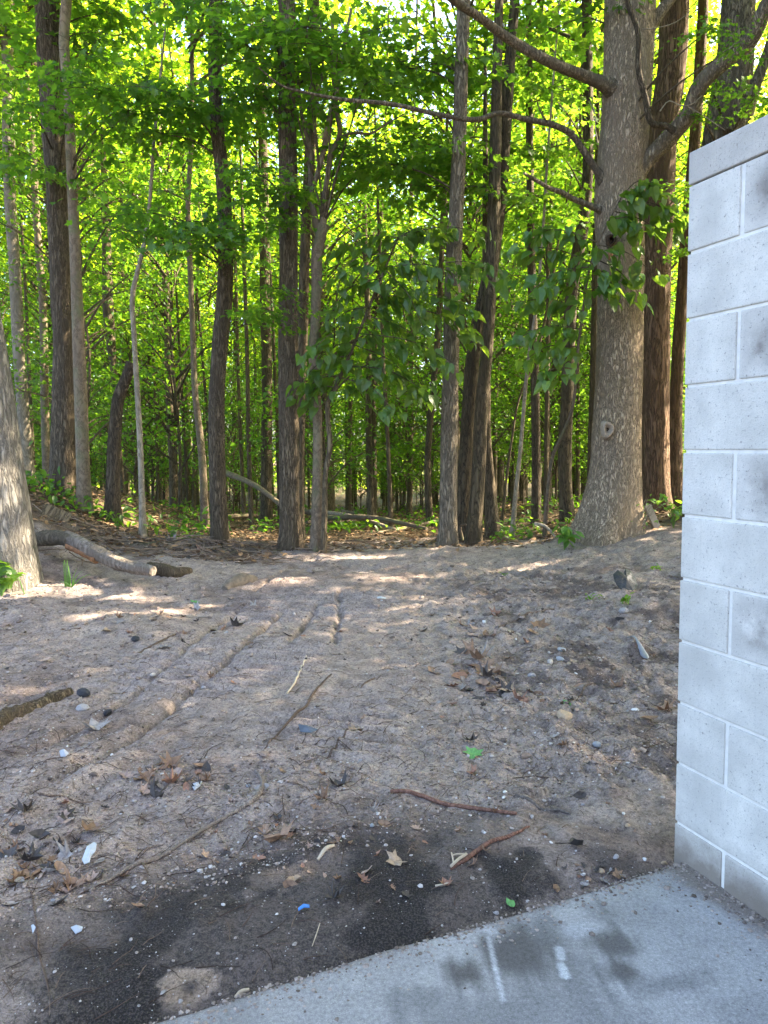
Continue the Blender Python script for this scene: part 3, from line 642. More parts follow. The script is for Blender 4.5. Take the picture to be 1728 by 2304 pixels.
r_, b_, q_ = tree('big', 'maple_tree', [(1418, 0, 104), (1413, 181, 100), (1407, 289, 100), (1396, 400, 104), (1392, 470, 103), (1395, 579, 98), (1394, 760, 98), (1393, 830, 100), (1388, 953, 105), (1385, 1062, 110), (1374, 1152, 124), (1366, 1200, 138), (1362, 1225, 150)], 9.2, M['bark_big'],
     'biggest trunk, grey old maple with a ringed knot hole and long side limbs', sides=96, nseg=260, bark=.035, seed=22, kx=9, flare=.3, top=12, fscale=1.6)
YB = 9.16
B1 = limb(r_, b_, [(1412, 214, 70), (1385, 203, 48), (1356, 188, 29), (1312, 170, 24), (1273, 155, 23), (1218, 130, 22), (1128, 76, 20), (1080, 40, 18), (1030, 7, 18), (985, -30, 16)], YB, M['bark_grey'], 'limb', 12, 40, dY=-1.6)
B2 = limb(r_, b_, [(1395, 450, 50), (1362, 415, 32), (1345, 387, 18), (1316, 344, 15), (1283, 300, 14), (1247, 282, 13), (1182, 268, 12), (1124, 255, 11), (1073, 269, 11), (994, 259, 10), (885, 235, 9), (759, 222, 8), (687, 208, 6), (632, 192, 5), (582, 152, 3)], YB, M['bark_grey'], 'limb', 12, 70, dY=-1.8)
B3 = limb(r_, b_, [(1395, 495, 44), (1370, 482, 28), (1345, 470, 16), (1320, 460, 13), (1291, 448, 12), (1262, 432, 11), (1236, 423, 9), (1200, 402, 8), (1179, 390, 6)], YB, M['bark_grey'], 'limb', 10, 30, dY=-.9)
B4 = limb(r_, b_, [(1398, 480, 60), (1428, 409, 38), (1453, 365, 35), (1508, 307, 37), (1551, 253, 36), (1573, 195, 35), (1634, 134, 35), (1688, 90, 34), (1721, 22, 32), (1760, -60, 30)], YB, M['bark_grey'], 'limb', 16, 50, dY=-1.2)
B5 = limb(r_, b_, [(1518, 296, 16), (1500, 284, 13), (1468, 278, 13), (1453, 224, 13), (1437, 159, 12), (1435, 72, 11), (1410, 0, 11), (1400, -60, 9)], YB - .45, M['bark_dark'], 'limb', 10, 40, dY=-.3)
limb(r_, b_, [(1440, 110, 30), (1475, 43, 26), (1508, 0, 22), (1560, -60, 18)], 9.15, M['bark_big'], 'limb', 12, 24)
limb(r_, b_, [(1236, 280, 6), (1222, 262, 4), (1212, 240, 3), (1208, 228, 2)], YB - .8, M['bark_dark'], 'twig', 6, 8)
for pts in ([(1485, 250, 3), (1505, 227, 2.5), (1530, 237, 2.5), (1553, 236, 2), (1580, 215, 1.5)], [(1548, 240, 2.5), (1580, 258, 2), (1612, 280, 2), (1632, 293, 1.5)], [(1445, 66, 2.5), (1470, 64, 2), (1520, 50, 2), (1570, 10, 1.5)],
            [(1345, 322, 3), (1340, 290, 2.5), (1338, 255, 2.5), (1325, 226, 2)]):
    limb(r_, b_, pts, YB - .7, M['bark_pale'], 'twig', 5, 12)
# knots in the big trunk
def knot(root, base, px, py, Yf, ring, rad, hole, mring, mhole):
    c = at(px, py, Yf) - base; mb = MB(); n = 20; th = np.linspace(0, 2 * np.pi, n, endpoint=False)
    rr = 1 + .12 * np.sin(th * 3 + 1)
    prof = [(1.25, .07), (1.05, -.015), (.82, -.03), (.6, -.012), (hole, .02), (hole * .7, .10), (0.01, .12)]
    V = np.concatenate([np.column_stack([np.cos(th) * rad * p * rr * .85 + c[0], np.full(n, c[1] + d), np.sin(th) * rad * p * rr * 1.2 + c[2]]) for p, d in prof])
    F = [];
    for k in range(len(prof) - 1):
        for a in range(n): F.append((k * n + a, k * n + (a + 1) % n, (k + 1) * n + (a + 1) % n, (k + 1) * n + a))
    F = np.array(F); split = 4 * n
    o = obj(ring, mesh(ring, V, F, True), mring, root); o.data.materials.append(mhole)
    mi = np.zeros(len(F), np.int32); mi[3 * n + n // 1:] = 1; o.data.polygons.foreach_set('material_index', mi)
    return o
M['knot'] = simple('knot_callus', (.27, .215, .155), .85, .25, 40, .6, .006)
M['hole'] = simple('rotten_hollow', (.05, .03, .02), .95, .4, 30, .5, .01)
M['rust_wood'] = simple('exposed_orange_wood', (.24, .115, .05), .8, .45, 22, .6, .01)
big_front = lambda py: 9.2 - .5 * 108 / FPX * 9.2 - .0
o = knot(r_, b_, 1368, 966, 9.2 - .305, 'knot', .075, .22, M['knot'], M['hole']); o['label'] = 'pale ringed knot hole'
o = knot(r_, b_, 1376, 540, 9.2 - .285, 'knot', .052, .6, M['bark_red'], M['hole']); o['label'] = 'dark torn knot with orange wood'
mb = MB(); add_tube(mb, spline([at(1378, 556, 8.91) - b_, at(1374, 570, 8.895) - b_, at(1370, 585, 8.91) - b_], 8), np.interp(np.arange(8), [0, 4, 7], [.015, .03, .012]), 8); obj('torn_wood', mb.mesh('torn_wood', True), M['rust_wood'], r_)
tree('redback', 'cedar_tree', [(1519, 0, 60), (1508, 181, 60), (1492, 289, 61), (1482, 470, 62), (1475, 615, 63), (1474, 808, 64), (1475, 1025, 58), (1475, 1165, 64)], 11.2, M['bark_red'],
     'reddish shaggy trunk close behind the right side of the big maple', sides=56, nseg=170, bark=.08, seed=23, kx=8)
tree('wallside', 'cedar_tree', [(1562, 330, 24), (1548, 480, 24), (1538, 620, 26), (1528, 760, 27), (1522, 880, 28), (1517, 1150, 36)], 12.2, M['bark_red'],
     'narrow brown trunk in the gap between the reddish trunk and the block wall', seed=24)
r2_, b2_, q2_ = tree('overwall', 'maple_tree', [(1663, 0, 66), (1649, 181, 78), (1630, 289, 80), (1612, 420, 84), (1600, 800, 92), (1600, 1190, 110)], 9.6, M['bark_grey'],
     'stout brown trunk rising from behind the top of the block wall', sides=56, nseg=150, bark=.05, seed=25, kx=8)
limb(r2_, b2_, [(1640, 300, 30), (1665, 262, 26), (1690, 215, 26), (1712, 160, 24), (1740, 90, 22), (1780, 10, 18)], 9.2, M['bark_grey'], 'limb', 14, 30)
for i, (pts, Y, lab) in enumerate((([(1205, 700, 7), (1189, 808, 8), (1172, 1000, 9), (1152, 1206, 11)], 10.8, 'thin pale stem leaning right of the short dark leaning trunk'),
                      ([(1195, 830, 6), (1170, 890, 5), (1150, 1000, 6), (1130, 1180, 7)], 14, 'faint wiry stem behind the thin pale leaning stem'),
                      ([(548, 560, 8), (556, 800, 9), (560, 1010, 10), (566, 1175, 11)], 15, 'thin stem in the sky gap right of the brown curved trunk'),
                      ([(530, 600, 7), (538, 900, 8), (549, 1165, 9)], 18, 'faint pole in the bright gap beside the brown curved trunk'),
                      ([(822, 560, 12), (829, 760, 13), (830, 990, 15), (835, 1185, 17)], 17, 'slim trunk seen through the middle of the track opening'),
                      ([(862, 800, 8), (872, 980, 9), (880, 1200, 10)], 14, 'thin dark stem right of the middle of the track opening'),
                      ([(985, 760, 14), (972, 900, 14), (962, 1050, 15), (968, 1200, 17)], 15, 'dim trunk just left of the tall brown trunk'),
                      ([(240, 560, 20), (244, 700, 24), (262, 900, 10)], 16, 'forked dark trunk behind the snapped dead trunk'),
                      ([(1340, 600, 16), (1336, 850, 18), (1332, 1000, 20), (1330, 1180, 22)], 14, 'dark trunk squeezed between the crooked trunk and the big maple'),
                      ([(1238, 600, 9), (1232, 900, 10), (1236, 1190, 12)], 15, 'thin dark stem between the slim upright trunk and the crooked trunk'))):
    tree('thin%d' % i, 'young_tree', pts, Y, M['bark_pale'] if i == 0 else M['bark_back'], lab, sides=12, nseg=50, seed=30 + i, bark=.02, top=8)

# ------------------------------------------------------------------ crowns and maple sprays on the near trees
BIG = [crown_variant(100 + i, 4.6, 15.5, 2.7, 85, 78, .132, TRI5, .14) for i in range(5)]
HIGH = [crown_variant(120 + i, 8.5, 16.0, 2.6, 50, 62, .145, MAPLE_LOW, .14) for i in range(3)]
LOW = [crown_variant(140 + i, 1.35, 6.6, 1.6, 50, 66, .10, DIA, .10) for i in range(4)]
TR = [trunk_variant(60 + i, 15, .15) for i in range(5)]
ST = [trunk_variant(80 + i, 5.5, .035, .3, 8) for i in range(3)]
for m_ in BIG + HIGH + LOW:
    pass
for c, b in BIG + HIGH: c.materials.append(M['leaf']); b.materials.append(M['bark_back'])
for c, b in LOW: c.materials.append(M['leaf_low']); b.materials.append(M['bark_back'])
for t in TR + ST: t.materials.append(M['bark_back'])
def crown_on(root, var, scale, rotz, loc=(0, 0, 0)):
    c, b = var
    for nm, me in (('crown', c), ('branches', b)):
        o = obj(nm, me, None, root); o.scale = scale; o.rotation_euler = (0, 0, rotz); o.location = loc
        o['kind'] = 'stuff'
for i, k in enumerate(('birch', 'slim_left', 'furrow', 'twin', 'curve', 'straight', 'shadow', 'behind', 'right', 'slim_r', 'crook', 'redback', 'mid_a', 'mid_b', 'overwall', 'left', 'big')):
    root = T[k][0]; s = .85 + .3 * random.random()
    crown_on(root, HIGH[i % 3], (s, s, 1.0), random.uniform(0, 6.28))
# maple sprays hung low: shared meshes
def maple_spray(seed, n, rad):
    r = np.random.default_rng(seed); mb = MB(); tw = MB()
    nb = 7; per = n // nb
    for b in range(nb):
        a = 2 * np.pi * b / nb + r.normal(0, .3); L = rad * r.uniform(.6, 1.1); d = np.array([math.cos(a), math.sin(a), r.normal(-.05, .12)])
        end = d * L + np.array([0, 0, -.12 * L]); add_tube(tw, spline([np.zeros(3), end * .5 + [0, 0, .05], end], 6), np.linspace(.007, .002, 6), 4, False)
        t = r.uniform(.15, 1.05, per); P = end * t[:, None] + np.column_stack([r.normal(0, .16 * rad, per), r.normal(0, .16 * rad, per), r.normal(-.02, .05, per)])
        mb.add(*leaves(MAPLE_LOW, P, a - np.pi / 2 + r.normal(0, .9, per), r.normal(-.35, .35, per), r.normal(0, .35, per), .12 * r.uniform(.6, 1.25, per)))
    return mb.mesh('foliage'), tw.mesh('twigs', True)
SPR = [maple_spray(200 + i, 190, 1.0) for i in range(5)]
for f, t in SPR: f.materials.append(M['leaf_low']); t.materials.append(M['bark_back'])
sprays = [('furrow', 130, 165, 9.6, .7), ('furrow', 60, 235, 10, .6), ('furrow', 200, 120, 9.8, .7), ('twin', 230, 205, 9.2, .8), ('twin', 330, 190, 9.2, .8), ('twin', 290, 250, 9.4, .8), ('furrow', 150, 270, 9.6, .7),
          ('curve', 400, 215, 9, .8), ('curve', 420, 245, 9.4, .8), ('curve', 360, 300, 9.6, .7), ('curve', 350, 480, 9.0, .8), ('curve', 420, 500, 8.8, .8), ('curve', 480, 530, 8.8, .7), ('curve', 300, 520, 9.0, .6), ('curve', 500, 480, 8.9, .6), ('curve', 530, 575, 8.9, .35),
          ('straight', 600, 695, 8.7, .55), ('straight', 630, 650, 8.8, .4), ('straight', 600, 430, 9, .7), ('straight', 660, 420, 8.9, .45), ('straight', 560, 380, 9, .6), ('straight', 640, 490, 8.9, .4),
          ('twist', 690, 60, 8.8, .9), ('twist', 760, 110, 8.8, .8), ('twist', 820, 190, 9, .7), ('twist', 640, 160, 8.9, .8), ('straight', 600, 60, 9, .8), ('straight', 580, 200, 9, .7), ('twist', 700, 230, 8.9, .55), ('twist', 860, 60, 9.2, .7),
          ('straight', 540, 90, 9, .7), ('curve', 470, 60, 9, .6), ('right', 940, 150, 10.4, .9), ('right', 900, 330, 10.6, .9), ('right', 960, 420, 10.4, .8), ('right', 1080, 420, 10.2, .7), ('right', 1120, 330, 11, .9),
          ('birch', 20, 330, 12.5, .8), ('birch', 40, 180, 12.5, .9), ('big', 1600, 60, 7.6, .35), ('big', 1660, 100, 7.5, .3), ('overwall', 1590, 190, 8.8, .35), ('overwall', 1570, 260, 8.8, .3), ('overwall', 1700, 215, 8.4, .5),
          ('crook', 1250, 330, 10.8, .7), ('crook', 1230, 200, 11, .9), ('crook', 1180, 60, 11, .9), ('slim_r', 1200, 480, 11.4, .8), ('redback', 1560, 420, 10.6, .5), ('redback', 1545, 560, 10.4, .4)]
_near = [k for k in T if k not in ('left', 'snag', 'overwall', 'slender', 'lean_c') and not k.startswith('thin')]
for i in range(46):
    px, py = random.uniform(-20, 1330), random.uniform(-20, 640) * random.uniform(.55, 1)
    k = min(_near, key=lambda q: abs(T[q][2][np.argmin(np.abs(T[q][2][:, 2] - 4.5))][0] - at(px, py, T[q][1][1])[0]) + random.random() * .8)
    sprays.append((k, px, py, T[k][1][1] + random.uniform(-.3, 1.6), random.uniform(.7, 1.15)))
for i, (k, px, py, Y, s) in enumerate(sprays):
    root, base, Q = T[k]; p = at(px, py, Y) - base
    f, t = SPR[i % 5]; rz = random.uniform(0, 6.28); sc = (s, s, s)
    # a twig carrying the spray, from the trunk
    zq = Q[np.argmin(np.abs(Q[:, 2] - (p[2] + base[2] - .5 * s)))][:3] - base
    mb = MB(); add_tube(mb, spline([zq, .55 * zq + .45 * p + [0, 0, .08], p], 10), np.linspace(.016, .006, 10), 5, False)
    br = obj('branch', mb.mesh('branch', True), M['bark_back'], root)
    for nm, me in (('foliage', f), ('twigs', t)):
        o = obj(nm, me, None, br); o.location = p; o.scale = sc; o.rotation_euler = (random.gauss(0, .15), random.gauss(0, .15), rz); o['kind'] = 'stuff'

# ------------------------------------------------------------------ basswood saplings with large single leaves
def bass_leaf_mesh(seed):
    r = np.random.default_rng(seed); V, F = HEART; V = V.copy(); V[:, 2] += .06 * np.sin(V[:, 1] * 5 + seed) + .05 * V[:, 0] * r.normal()
    # short leaf stalk
    me = MB(); me.add(V, F); add_tube(me, np.array([(0, -.28, .03), (0, -.1, .02), (0, .06, 0)]), [.012, .012, .012], 3, False)
    m_ = me.mesh('leaf'); m_.materials.append(M['leaf_bass']); return m_
BL = [bass_leaf_mesh(i) for i in range(5)]
def leafy(root, base, twigs, Y, size, step, rr, cap=300):
    cnt = 0; rest = []
    for pts in twigs:
        br, Q = limb(root, base, [(a, b, w) for a, b, w in pts], Y, M['bark_back'], 'branch', 5, 24, dY=rr.normal(0, .35))
        P = Q[:, :3] - base; L = np.concatenate([[0], np.cumsum(np.linalg.norm(np.diff(P, axis=0), axis=1))])
        s = .05; side = 1
        while s < L[-1] + .04:
            q = np.array([np.interp(s, L, P[:, i]) for i in range(3)]); k = min(len(P) - 2, np.searchsorted(L, s)); d = P[k + 1] - P[k]
            yaw = math.atan2(d[1], d[0]) - math.pi / 2 + side * rr.uniform(.5, 1.2) + rr.normal(0, .3)
            lp = q + np.array([rr.normal(0, .06), rr.normal(0, .06), rr.normal(-.04, .05)]); pit, rol = rr.normal(-.75, .4), rr.normal(0, .35); sz = size * rr.uniform(.65, 1.2)
            if rr.random() < .62 and cnt < cap:
                o = obj('leaf', BL[rr.integers(5)], None, br); o.location = lp; o.rotation_euler = (pit, rol, yaw); o.scale = (sz, sz, sz); cnt += 1
            else: rest.append((lp, yaw, pit, rol, sz))
            s += step * rr.uniform(.6, 1.4); side *= -1
    if rest:
        A = lambda i: np.array([r_[i] for r_ in rest])
        o = obj('foliage', mesh('foliage', *leaves(HEART, A(0), A(1), A(2), A(3), A(4))), M['leaf_bass'], root); o['kind'] = 'stuff'
    return cnt
rr = np.random.default_rng(11)
rb, bb, qb = trunk_px('basswood_sapling', [(896, 534, 4), (845, 655, 6), (800, 766, 7), (754, 872, 9), (739, 900, 11), (737, 920, 11), (742, 1007, 12), (733, 1062, 12), (730, 1152, 13), (728, 1240, 14)], 9.25, M['bark_back'],
     'thin brown sapling beside the twisted trunk arching right under big drooping leaves', sides=12, nseg=70, bark=.02, ext=False, cat='sapling', flare=.3, dY=0.)
tw = []
for (x, y, dx, dy, l) in [(896, 534, -150, 20, 1), (896, 534, 120, -25, 1), (896, 534, 200, -20, 1), (880, 570, -130, 40, 1), (870, 600, 190, 20, 1), (858, 625, -120, 60, 1), (850, 650, 170, 60, 1), (840, 670, 230, 10, 1), (835, 690, -110, 50, 1), (825, 710, 160, 80, 1),
                          (815, 735, -120, 50, 1), (810, 750, 220, 60, 1), (800, 766, -110, 60, 1), (795, 775, 150, 90, 1), (785, 800, -110, 50, 1), (775, 822, 190, 50, 1), (765, 845, -90, 40, 1), (765, 850, 120, 60, 1), (754, 872, -70, 20, 1), (890, 545, 60, 90, 1), (870, 610, 80, 110, 1), (850, 650, 40, 120, 1), (1000, 590, 120, 30, 1), (1010, 640, 60, 100, 1), (960, 700, 120, 60, 1)]:
    tw.append([(x, y, 3), (x + dx * .5, y + dy * .5 - 14, 2.2), (x + dx, y + dy + 12, 1.4)])
leafy(rb, bb, tw, 9.2, .15, .036, rr)
rb, bb, qb = trunk_px('basswood_sapling', [(1400, 440, 3), (1340, 560, 5), (1305, 750, 6), (1283, 935, 8), (1262, 985, 9), (1244, 1025, 9), (1232, 1110, 10), (1226, 1192, 12)], 8.6, M['bark_smooth'],
     'thin brown sapling left of the big maple with large leaves spread across its trunk', sides=12, nseg=60, bark=.02, ext=False, cat='sapling', flare=.3, dY=1.4)
tw = []
for (x, y, dx, dy) in [(1400, 440, 110, -20), (1390, 455, 140, 25), (1380, 475, 60, 40), (1370, 495, 110, 10), (1345, 550, 130, 60), (1335, 580, 110, 80), (1328, 600, 60, 50), (1320, 650, 90, 10), (1400, 440, 70, -40), (1420, 450, 120, 60), (1310, 700, -150, -30), (1306, 740, -140, 10), (1300, 780, -120, 20), (1318, 660, -170, -50), (1330, 590, -180, -40), (1295, 830, -90, 20), (1306, 740, -60, 60), (1330, 600, -130, 40), (1345, 545, -160, -30)]:
    tw.append([(x, y, 3), (x + dx * .5, y + dy * .5 - 12, 2.2), (x + dx, y + dy + 10, 1.4)])
leafy(rb, bb, tw, 8.45, .15, .036, rr)

# ------------------------------------------------------------------ the forest behind
def place_forest(n, ymin, ymax, mind, seed, taken, wide):
    r = np.random.default_rng(seed); out = []
    tries = 0
    while len(out) < n and tries < 30000:
        tries += 1
        y = ymin + (ymax - ymin) * r.random() ** .8; x = r.uniform(-wide(y), wide(y) + 1.5)
        if any((x - a) ** 2 + (y - b) ** 2 < mind ** 2 for a, b in taken): continue
        taken.append((x, y)); out.append((x, y))
    return out
taken = [(t[1][0], t[1][1]) for t in T.values()]
wide = lambda y: .56 * y + 2.5
for i, (x, y) in enumerate(place_forest(78, 15.5, 60, 2.0, 21, taken, wide)):
    r0 = random.uniform(.55, 1.5); s = random.uniform(.8, 1.15)
    s *= 1.0 + .35 * float(sst(18, 30, y)); root = empty('forest_tree', (x, y, float(macro(x, y))), 'slim leafy tree among the many standing deep in the forest', 'tree', 'trees deep in the forest')
    t = obj('trunk', TR[i % 5], None, root); t.scale = (r0, r0, 1.05 * s); t.rotation_euler = (random.gauss(0, .02), random.gauss(0, .02), random.uniform(0, 6.28))
    crown_on(root, (BIG if y > 19 or random.random() < .5 else HIGH)[i % 3 if y < 19 else i % 5] if False else (BIG[i % 5] if y > 19 else HIGH[i % 3]), (s * random.uniform(.85, 1.2), s * random.uniform(.85, 1.2), s), random.uniform(0, 6.28))
taken2 = [(t[1][0], t[1][1]) for t in T.values()]
for i, (x, y) in enumerate(place_forest(150, 12.4, 50, 1.0, 22, taken2, lambda y: .52 * y + 1)):
    s = random.uniform(.5, 1.3)
    root = empty('understory_sapling', (x, y, float(macro(x, y))), 'small leafy sapling among the many under the forest trees', 'sapling', 'saplings under the forest trees')
    t = obj('stem', ST[i % 3], None, root); t.scale = (s, s, s)
    crown_on(root, LOW[i % 4], (s, s, s), random.uniform(0, 6.28))
for i, (x, y) in enumerate(place_forest(150, 13.0, 46, .65, 23, taken, lambda y: .52 * y + 1)):
    r0 = random.uniform(.25, .6); s = random.uniform(.75, 1.1)
    root = empty('thin_tree', (x, y, float(macro(x, y))), 'thin dark pole of a young tree among many deep in the forest', 'tree', 'thin poles deep in the forest')
    t = obj('trunk', TR[i % 5], None, root); t.scale = (r0, r0, s); t.rotation_euler = (random.gauss(0, .03), random.gauss(0, .03), random.uniform(0, 6.28))
    if i % 4 == 0: crown_on(root, HIGH[i % 3], (.7, .7, .8 * s), random.uniform(0, 6.28))
# unseen maples added behind the wall for shade, gaps carved where sun patches fall
PATCH = []
for px, py, w, dy in [(20, 1335, 80, 0), (90, 1330, 100, 0), (170, 1328, 90, 0), (255, 1343, 40, 0), (212, 1384, 44, 0), (262, 1380, 50, 0), (350, 1380, 40, 0), (405, 1366, 50, 0), (322, 1350, 26, 0), (575, 1287, 26, 0), (608, 1302, 36, 0), (645, 1308, 20, 0),
                      (790, 1256, 40, 0), (850, 1256, 40, 0), (960, 1255, 36, 0), (895, 1303, 36, 0), (1160, 1281, 24, 0), (1215, 1272, 26, 0), (1400, 1215, 50, 0), (1495, 1195, 40, 0), (1475, 1388, 30, 0)]:
    q = on_ground(px, py); PATCH.append((q, .5 * w / FPX * q[1] + .05))
for px, py, Yp, w in [(62, 1232, 7.0, 34), (60, 1190, 7.0, 34), (40, 1110, 7.0, 26), (30, 1060, 7.0, 30), (320, 1275, 7.1, 40), (260, 1245, 7.4, 30), (1490, 1020, 11.0, 40), (1488, 1090, 11.0, 40), (1492, 950, 11, 30), (1480, 1150, 11, 40)]:
    PATCH.append((at(px, py, Yp), .5 * w / FPX * Yp + .04))
SD = np.array(SDIR)
def shade_crown(seed, base, zb, zt, Rm, nspray, nleaf):
    r = np.random.default_rng(seed); Ps = []
    for i in range(nspray):
        z = zb + (zt - zb) * (i + r.random()) / nspray; ang = r.uniform(0, 6.283); rad = Rm * math.sqrt(r.uniform(.02, 1)) * min(1, 1.6 * (1 - (z - zb) / (zt - zb) * .75))
        P, _ = spray_points(r, nleaf, r.uniform(.8, 1.3), .16); Ps.append(P + [rad * math.cos(ang), rad * math.sin(ang), z])
    P = np.concatenate(Ps); Wp = P + np.array(base); keep = np.ones(len(P), bool)
    for q, rad in PATCH:
        d = Wp - q; t = d @ SD; dist = np.linalg.norm(d - t[:, None] * SD, axis=1); keep &= ~((dist < rad + .05) & (t > 0))  # drops leaves lying between each wanted sun patch and the sun
    P = P[keep]; n = len(P)
    return mesh('crown', *leaves(DIA, P, r.uniform(0, 6.28, n), r.normal(-.3, .4, n), r.normal(0, .4, n), .16 * r.uniform(.7, 1.2, n)))
for i, (x, y, sc_) in enumerate([(7.0, 6.5, 1.0), (6.6, 3.4, 1.0), (9.2, 5.4, 1.1), (8.2, 8.2, 1.05), (9.8, 2.0, 1.05), (6.8, .4, .95), (11.6, 7.8, 1.1), (10.2, -1.4, 1.05), (13.0, 4.6, 1.15), (12.9, .8, 1.1), (13.5, -2.6, 1.1), (11.0, 10.6, 1.1)]):
    z = float(macro(x, y)); root = empty('maple_tree', (x, y, z), 'unseen leafy maple added behind the block wall to shade the clearing', 'tree', 'unseen shade maples behind the wall')
    t = obj('trunk', TR[i % 5], None, root); t.scale = (1.2, 1.2, sc_)
    o = obj('crown', shade_crown(300 + i, (x, y, z), 3.6, 14.5 * sc_, 3.0 * sc_, 84, 135), M['leaf'], root); o['kind'] = 'stuff'
    o = obj('branches', BIG[i % 5][1], None, root); o['kind'] = 'stuff'

def far_woods():
    r = np.random.default_rng(77); n = 26000
    a = r.uniform(-.95, .95, n); d = r.uniform(62, 85, n); z = -2.2 + 13 * r.random(n) ** 1.5
    keep = fbm(a * 30, z * .5 + d * .05, 3, 3) + .55 - z * .05 > 0
    P = np.column_stack([np.sin(a) * d, np.cos(a) * d, z])[keep]; m_ = len(P)
    me = mesh('far_woods', *leaves(DIA, P, r.uniform(0, 6.28, m_), r.normal(-.3, .5, m_), r.normal(0, .5, m_), r.uniform(.35, .8, m_)))
    tag(obj('far_woods', me, M['leaf']), kind='stuff')
far_woods()
def undergrowth():
    r = np.random.default_rng(78); n = 26000
    y = 9.9 + 26 * r.random(n) ** 1.4; x = r.uniform(-1, 1, n) * (.55 * y + 1)
    cl = fbm(x * 1.1, y * 1.1, 2, 3); keep = cl + r.normal(0, .15, n) > .22
    keep &= ~((np.abs(x) < 1.5) & (y < 12.5))
    x, y = x[keep], y[keep]; m_ = len(x); z = macro(x, y) + .04 + r.gamma(1.4, .07, m_)
    me = mesh('undergrowth', *leaves(OVAL, np.column_stack([x, y, z]), r.uniform(0, 6.28, m_), r.normal(-.1, .5, m_), r.normal(0, .4, m_), r.uniform(.06, .14, m_)))
    tag(obj('undergrowth', me, M['leaf_low']), kind='stuff')
    n = 22000; y = 8.6 + 22 * r.random(n) ** 1.5; x = r.uniform(-1, 1, n) * (.55 * y + 1)
    ok = (np.maximum(sst(9.3, 10.2, y + .18 * np.abs(x)), .8 * sst(-1.1, -1.8, x + .3 * fbm(x * 2, y * 2, 3, 2)) * sst(8.5, 9.0, y)) > r.random(n)) ; x, y = x[ok], y[ok]; m_ = len(x)
    me = mesh('leaf_litter', *leaves(OVAL, np.column_stack([x, y, gh(x, y) + .012]), r.uniform(0, 6.28, m_), r.normal(0, .3, m_), r.normal(0, .3, m_), r.uniform(.05, .11, m_)))
    tag(obj('leaf_litter', me, simple('dead_leaf_litter', (.20, .12, .06), .9, .6, 5, 0, island=True)), kind='stuff')
undergrowth()

# ------------------------------------------------------------------ stones, clods, root hairs, gravel in the dirt
def visible_xy(n, r, pmin=1240, pmax=2304, power=1.0):
    px = r.uniform(-30, 1560, n); py = pmin + (pmax - pmin) * r.random(n) ** power
    out = []
    for a, b in zip(px, py):
        d = ray(a, b); t = -EYE / d[2]; out.append((d[0] * t, d[1] * t))
    out = np.array(out); k = (slab_d(out[:, 0], out[:, 1]) > .02) & (out[:, 1] < 10)
    wl = (out[:, 0] - .948) * -.929 + (out[:, 1] - 2.353) * -.369
    k &= (wl > .03) | (out[:, 1] > 2.8)
    return out[k]
ICO_T = (1 + 5 ** .5) / 2
ICO = np.array([(-1, ICO_T, 0), (1, ICO_T, 0), (-1, -ICO_T, 0), (1, -ICO_T, 0), (0, -1, ICO_T), (0, 1, ICO_T), (0, -1, -ICO_T), (0, 1, -ICO_T), (ICO_T, 0, -1), (ICO_T, 0, 1), (-ICO_T, 0, -1), (-ICO_T, 0, 1)]) / 1.9
ICOF = np.array([(0, 11, 5), (0, 5, 1), (0, 1, 7), (0, 7, 10), (0, 10, 11), (1, 5, 9), (5, 11, 4), (11, 10, 2), (10, 7, 6), (7, 1, 8), (3, 9, 4), (3, 4, 2), (3, 2, 6), (3, 6, 8), (3, 8, 9), (4, 9, 5), (2, 4, 11), (6, 2, 10), (8, 6, 7), (9, 8, 1)])
def lumps(name, P, size, r, mat, flat=.7, jit=.28, sink=.25):
    n = len(P); V = ICO[None] * (1 + r.normal(0, jit, (n, 12, 1))); V = V * np.stack([r.uniform(.7, 1.3, n), r.uniform(.7, 1.3, n), r.uniform(.5, 1, n) * flat], -1)[:, None]
    a = r.uniform(0, 6.28, n); c, s_ = np.cos(a)[:, None], np.sin(a)[:, None]
    V = np.stack([V[..., 0] * c - V[..., 1] * s_, V[..., 0] * s_ + V[..., 1] * c, V[..., 2]], -1) * size[:, None, None]
    z = gh(P[:, 0], P[:, 1]) + size * (.5 * flat - sink)
    V = V + np.column_stack([P, z])[:, None]
    F = ICOF[None] + (np.arange(n) * 12)[:, None, None]
    return tag(obj(name, mesh(name, V.reshape(-1, 3), F.reshape(-1, 3), False), mat), kind='stuff')
rg = np.random.default_rng(50)
def soil_lump_mat(name, cols):
    m, nt, n, b = nmat(name); c = ramp(nt, geo(nt, 'Random Per Island'), [(i / (len(cols) - 1), v) for i, v in enumerate(cols)])
    c = mix(nt, c, ramp(nt, tex_noise(nt, geo(nt), 120, 3), [(.3, (.65, .65, .65)), (.7, (1.25, 1.25, 1.25))]), 1.0, 'MULTIPLY')
    lk(nt, c, b.inputs['Base Color']); b.inputs['Roughness'].default_value = .95; b.inputs['Specular IOR Level'].default_value = .15
    return m
P = visible_xy(15000, rg, power=.8); w = fbm(P[:, 0] * 1.6, P[:, 1] * 1.6, 2, 3) + .35 * sst(.3, .9, P[:, 0]) + .25 * sst(-2.2, -3.0, P[:, 0]); P = P[(w + rg.normal(0, .25, len(P)) > .10) & (slab_d(P[:, 0], P[:, 1]) > .62)]
lumps('soil_clods', P, np.clip(rg.lognormal(-4.95, .5, len(P)), .004, .026) * np.clip(P[:, 1] / 4.2, .55, 1.5), rg, soil_lump_mat('soil_clod', [(.10, .078, .065), (.24, .185, .155), (.30, .235, .19), (.16, .125, .105)]))
P = visible_xy(15000, rg, power=.85); P = P[(slab_d(P[:, 0], P[:, 1]) > .5) & ((P[:, 0] < -1.6) | (P[:, 0] > .1) | (P[:, 1] < 3.4) | (rg.random(len(P)) < .3))]
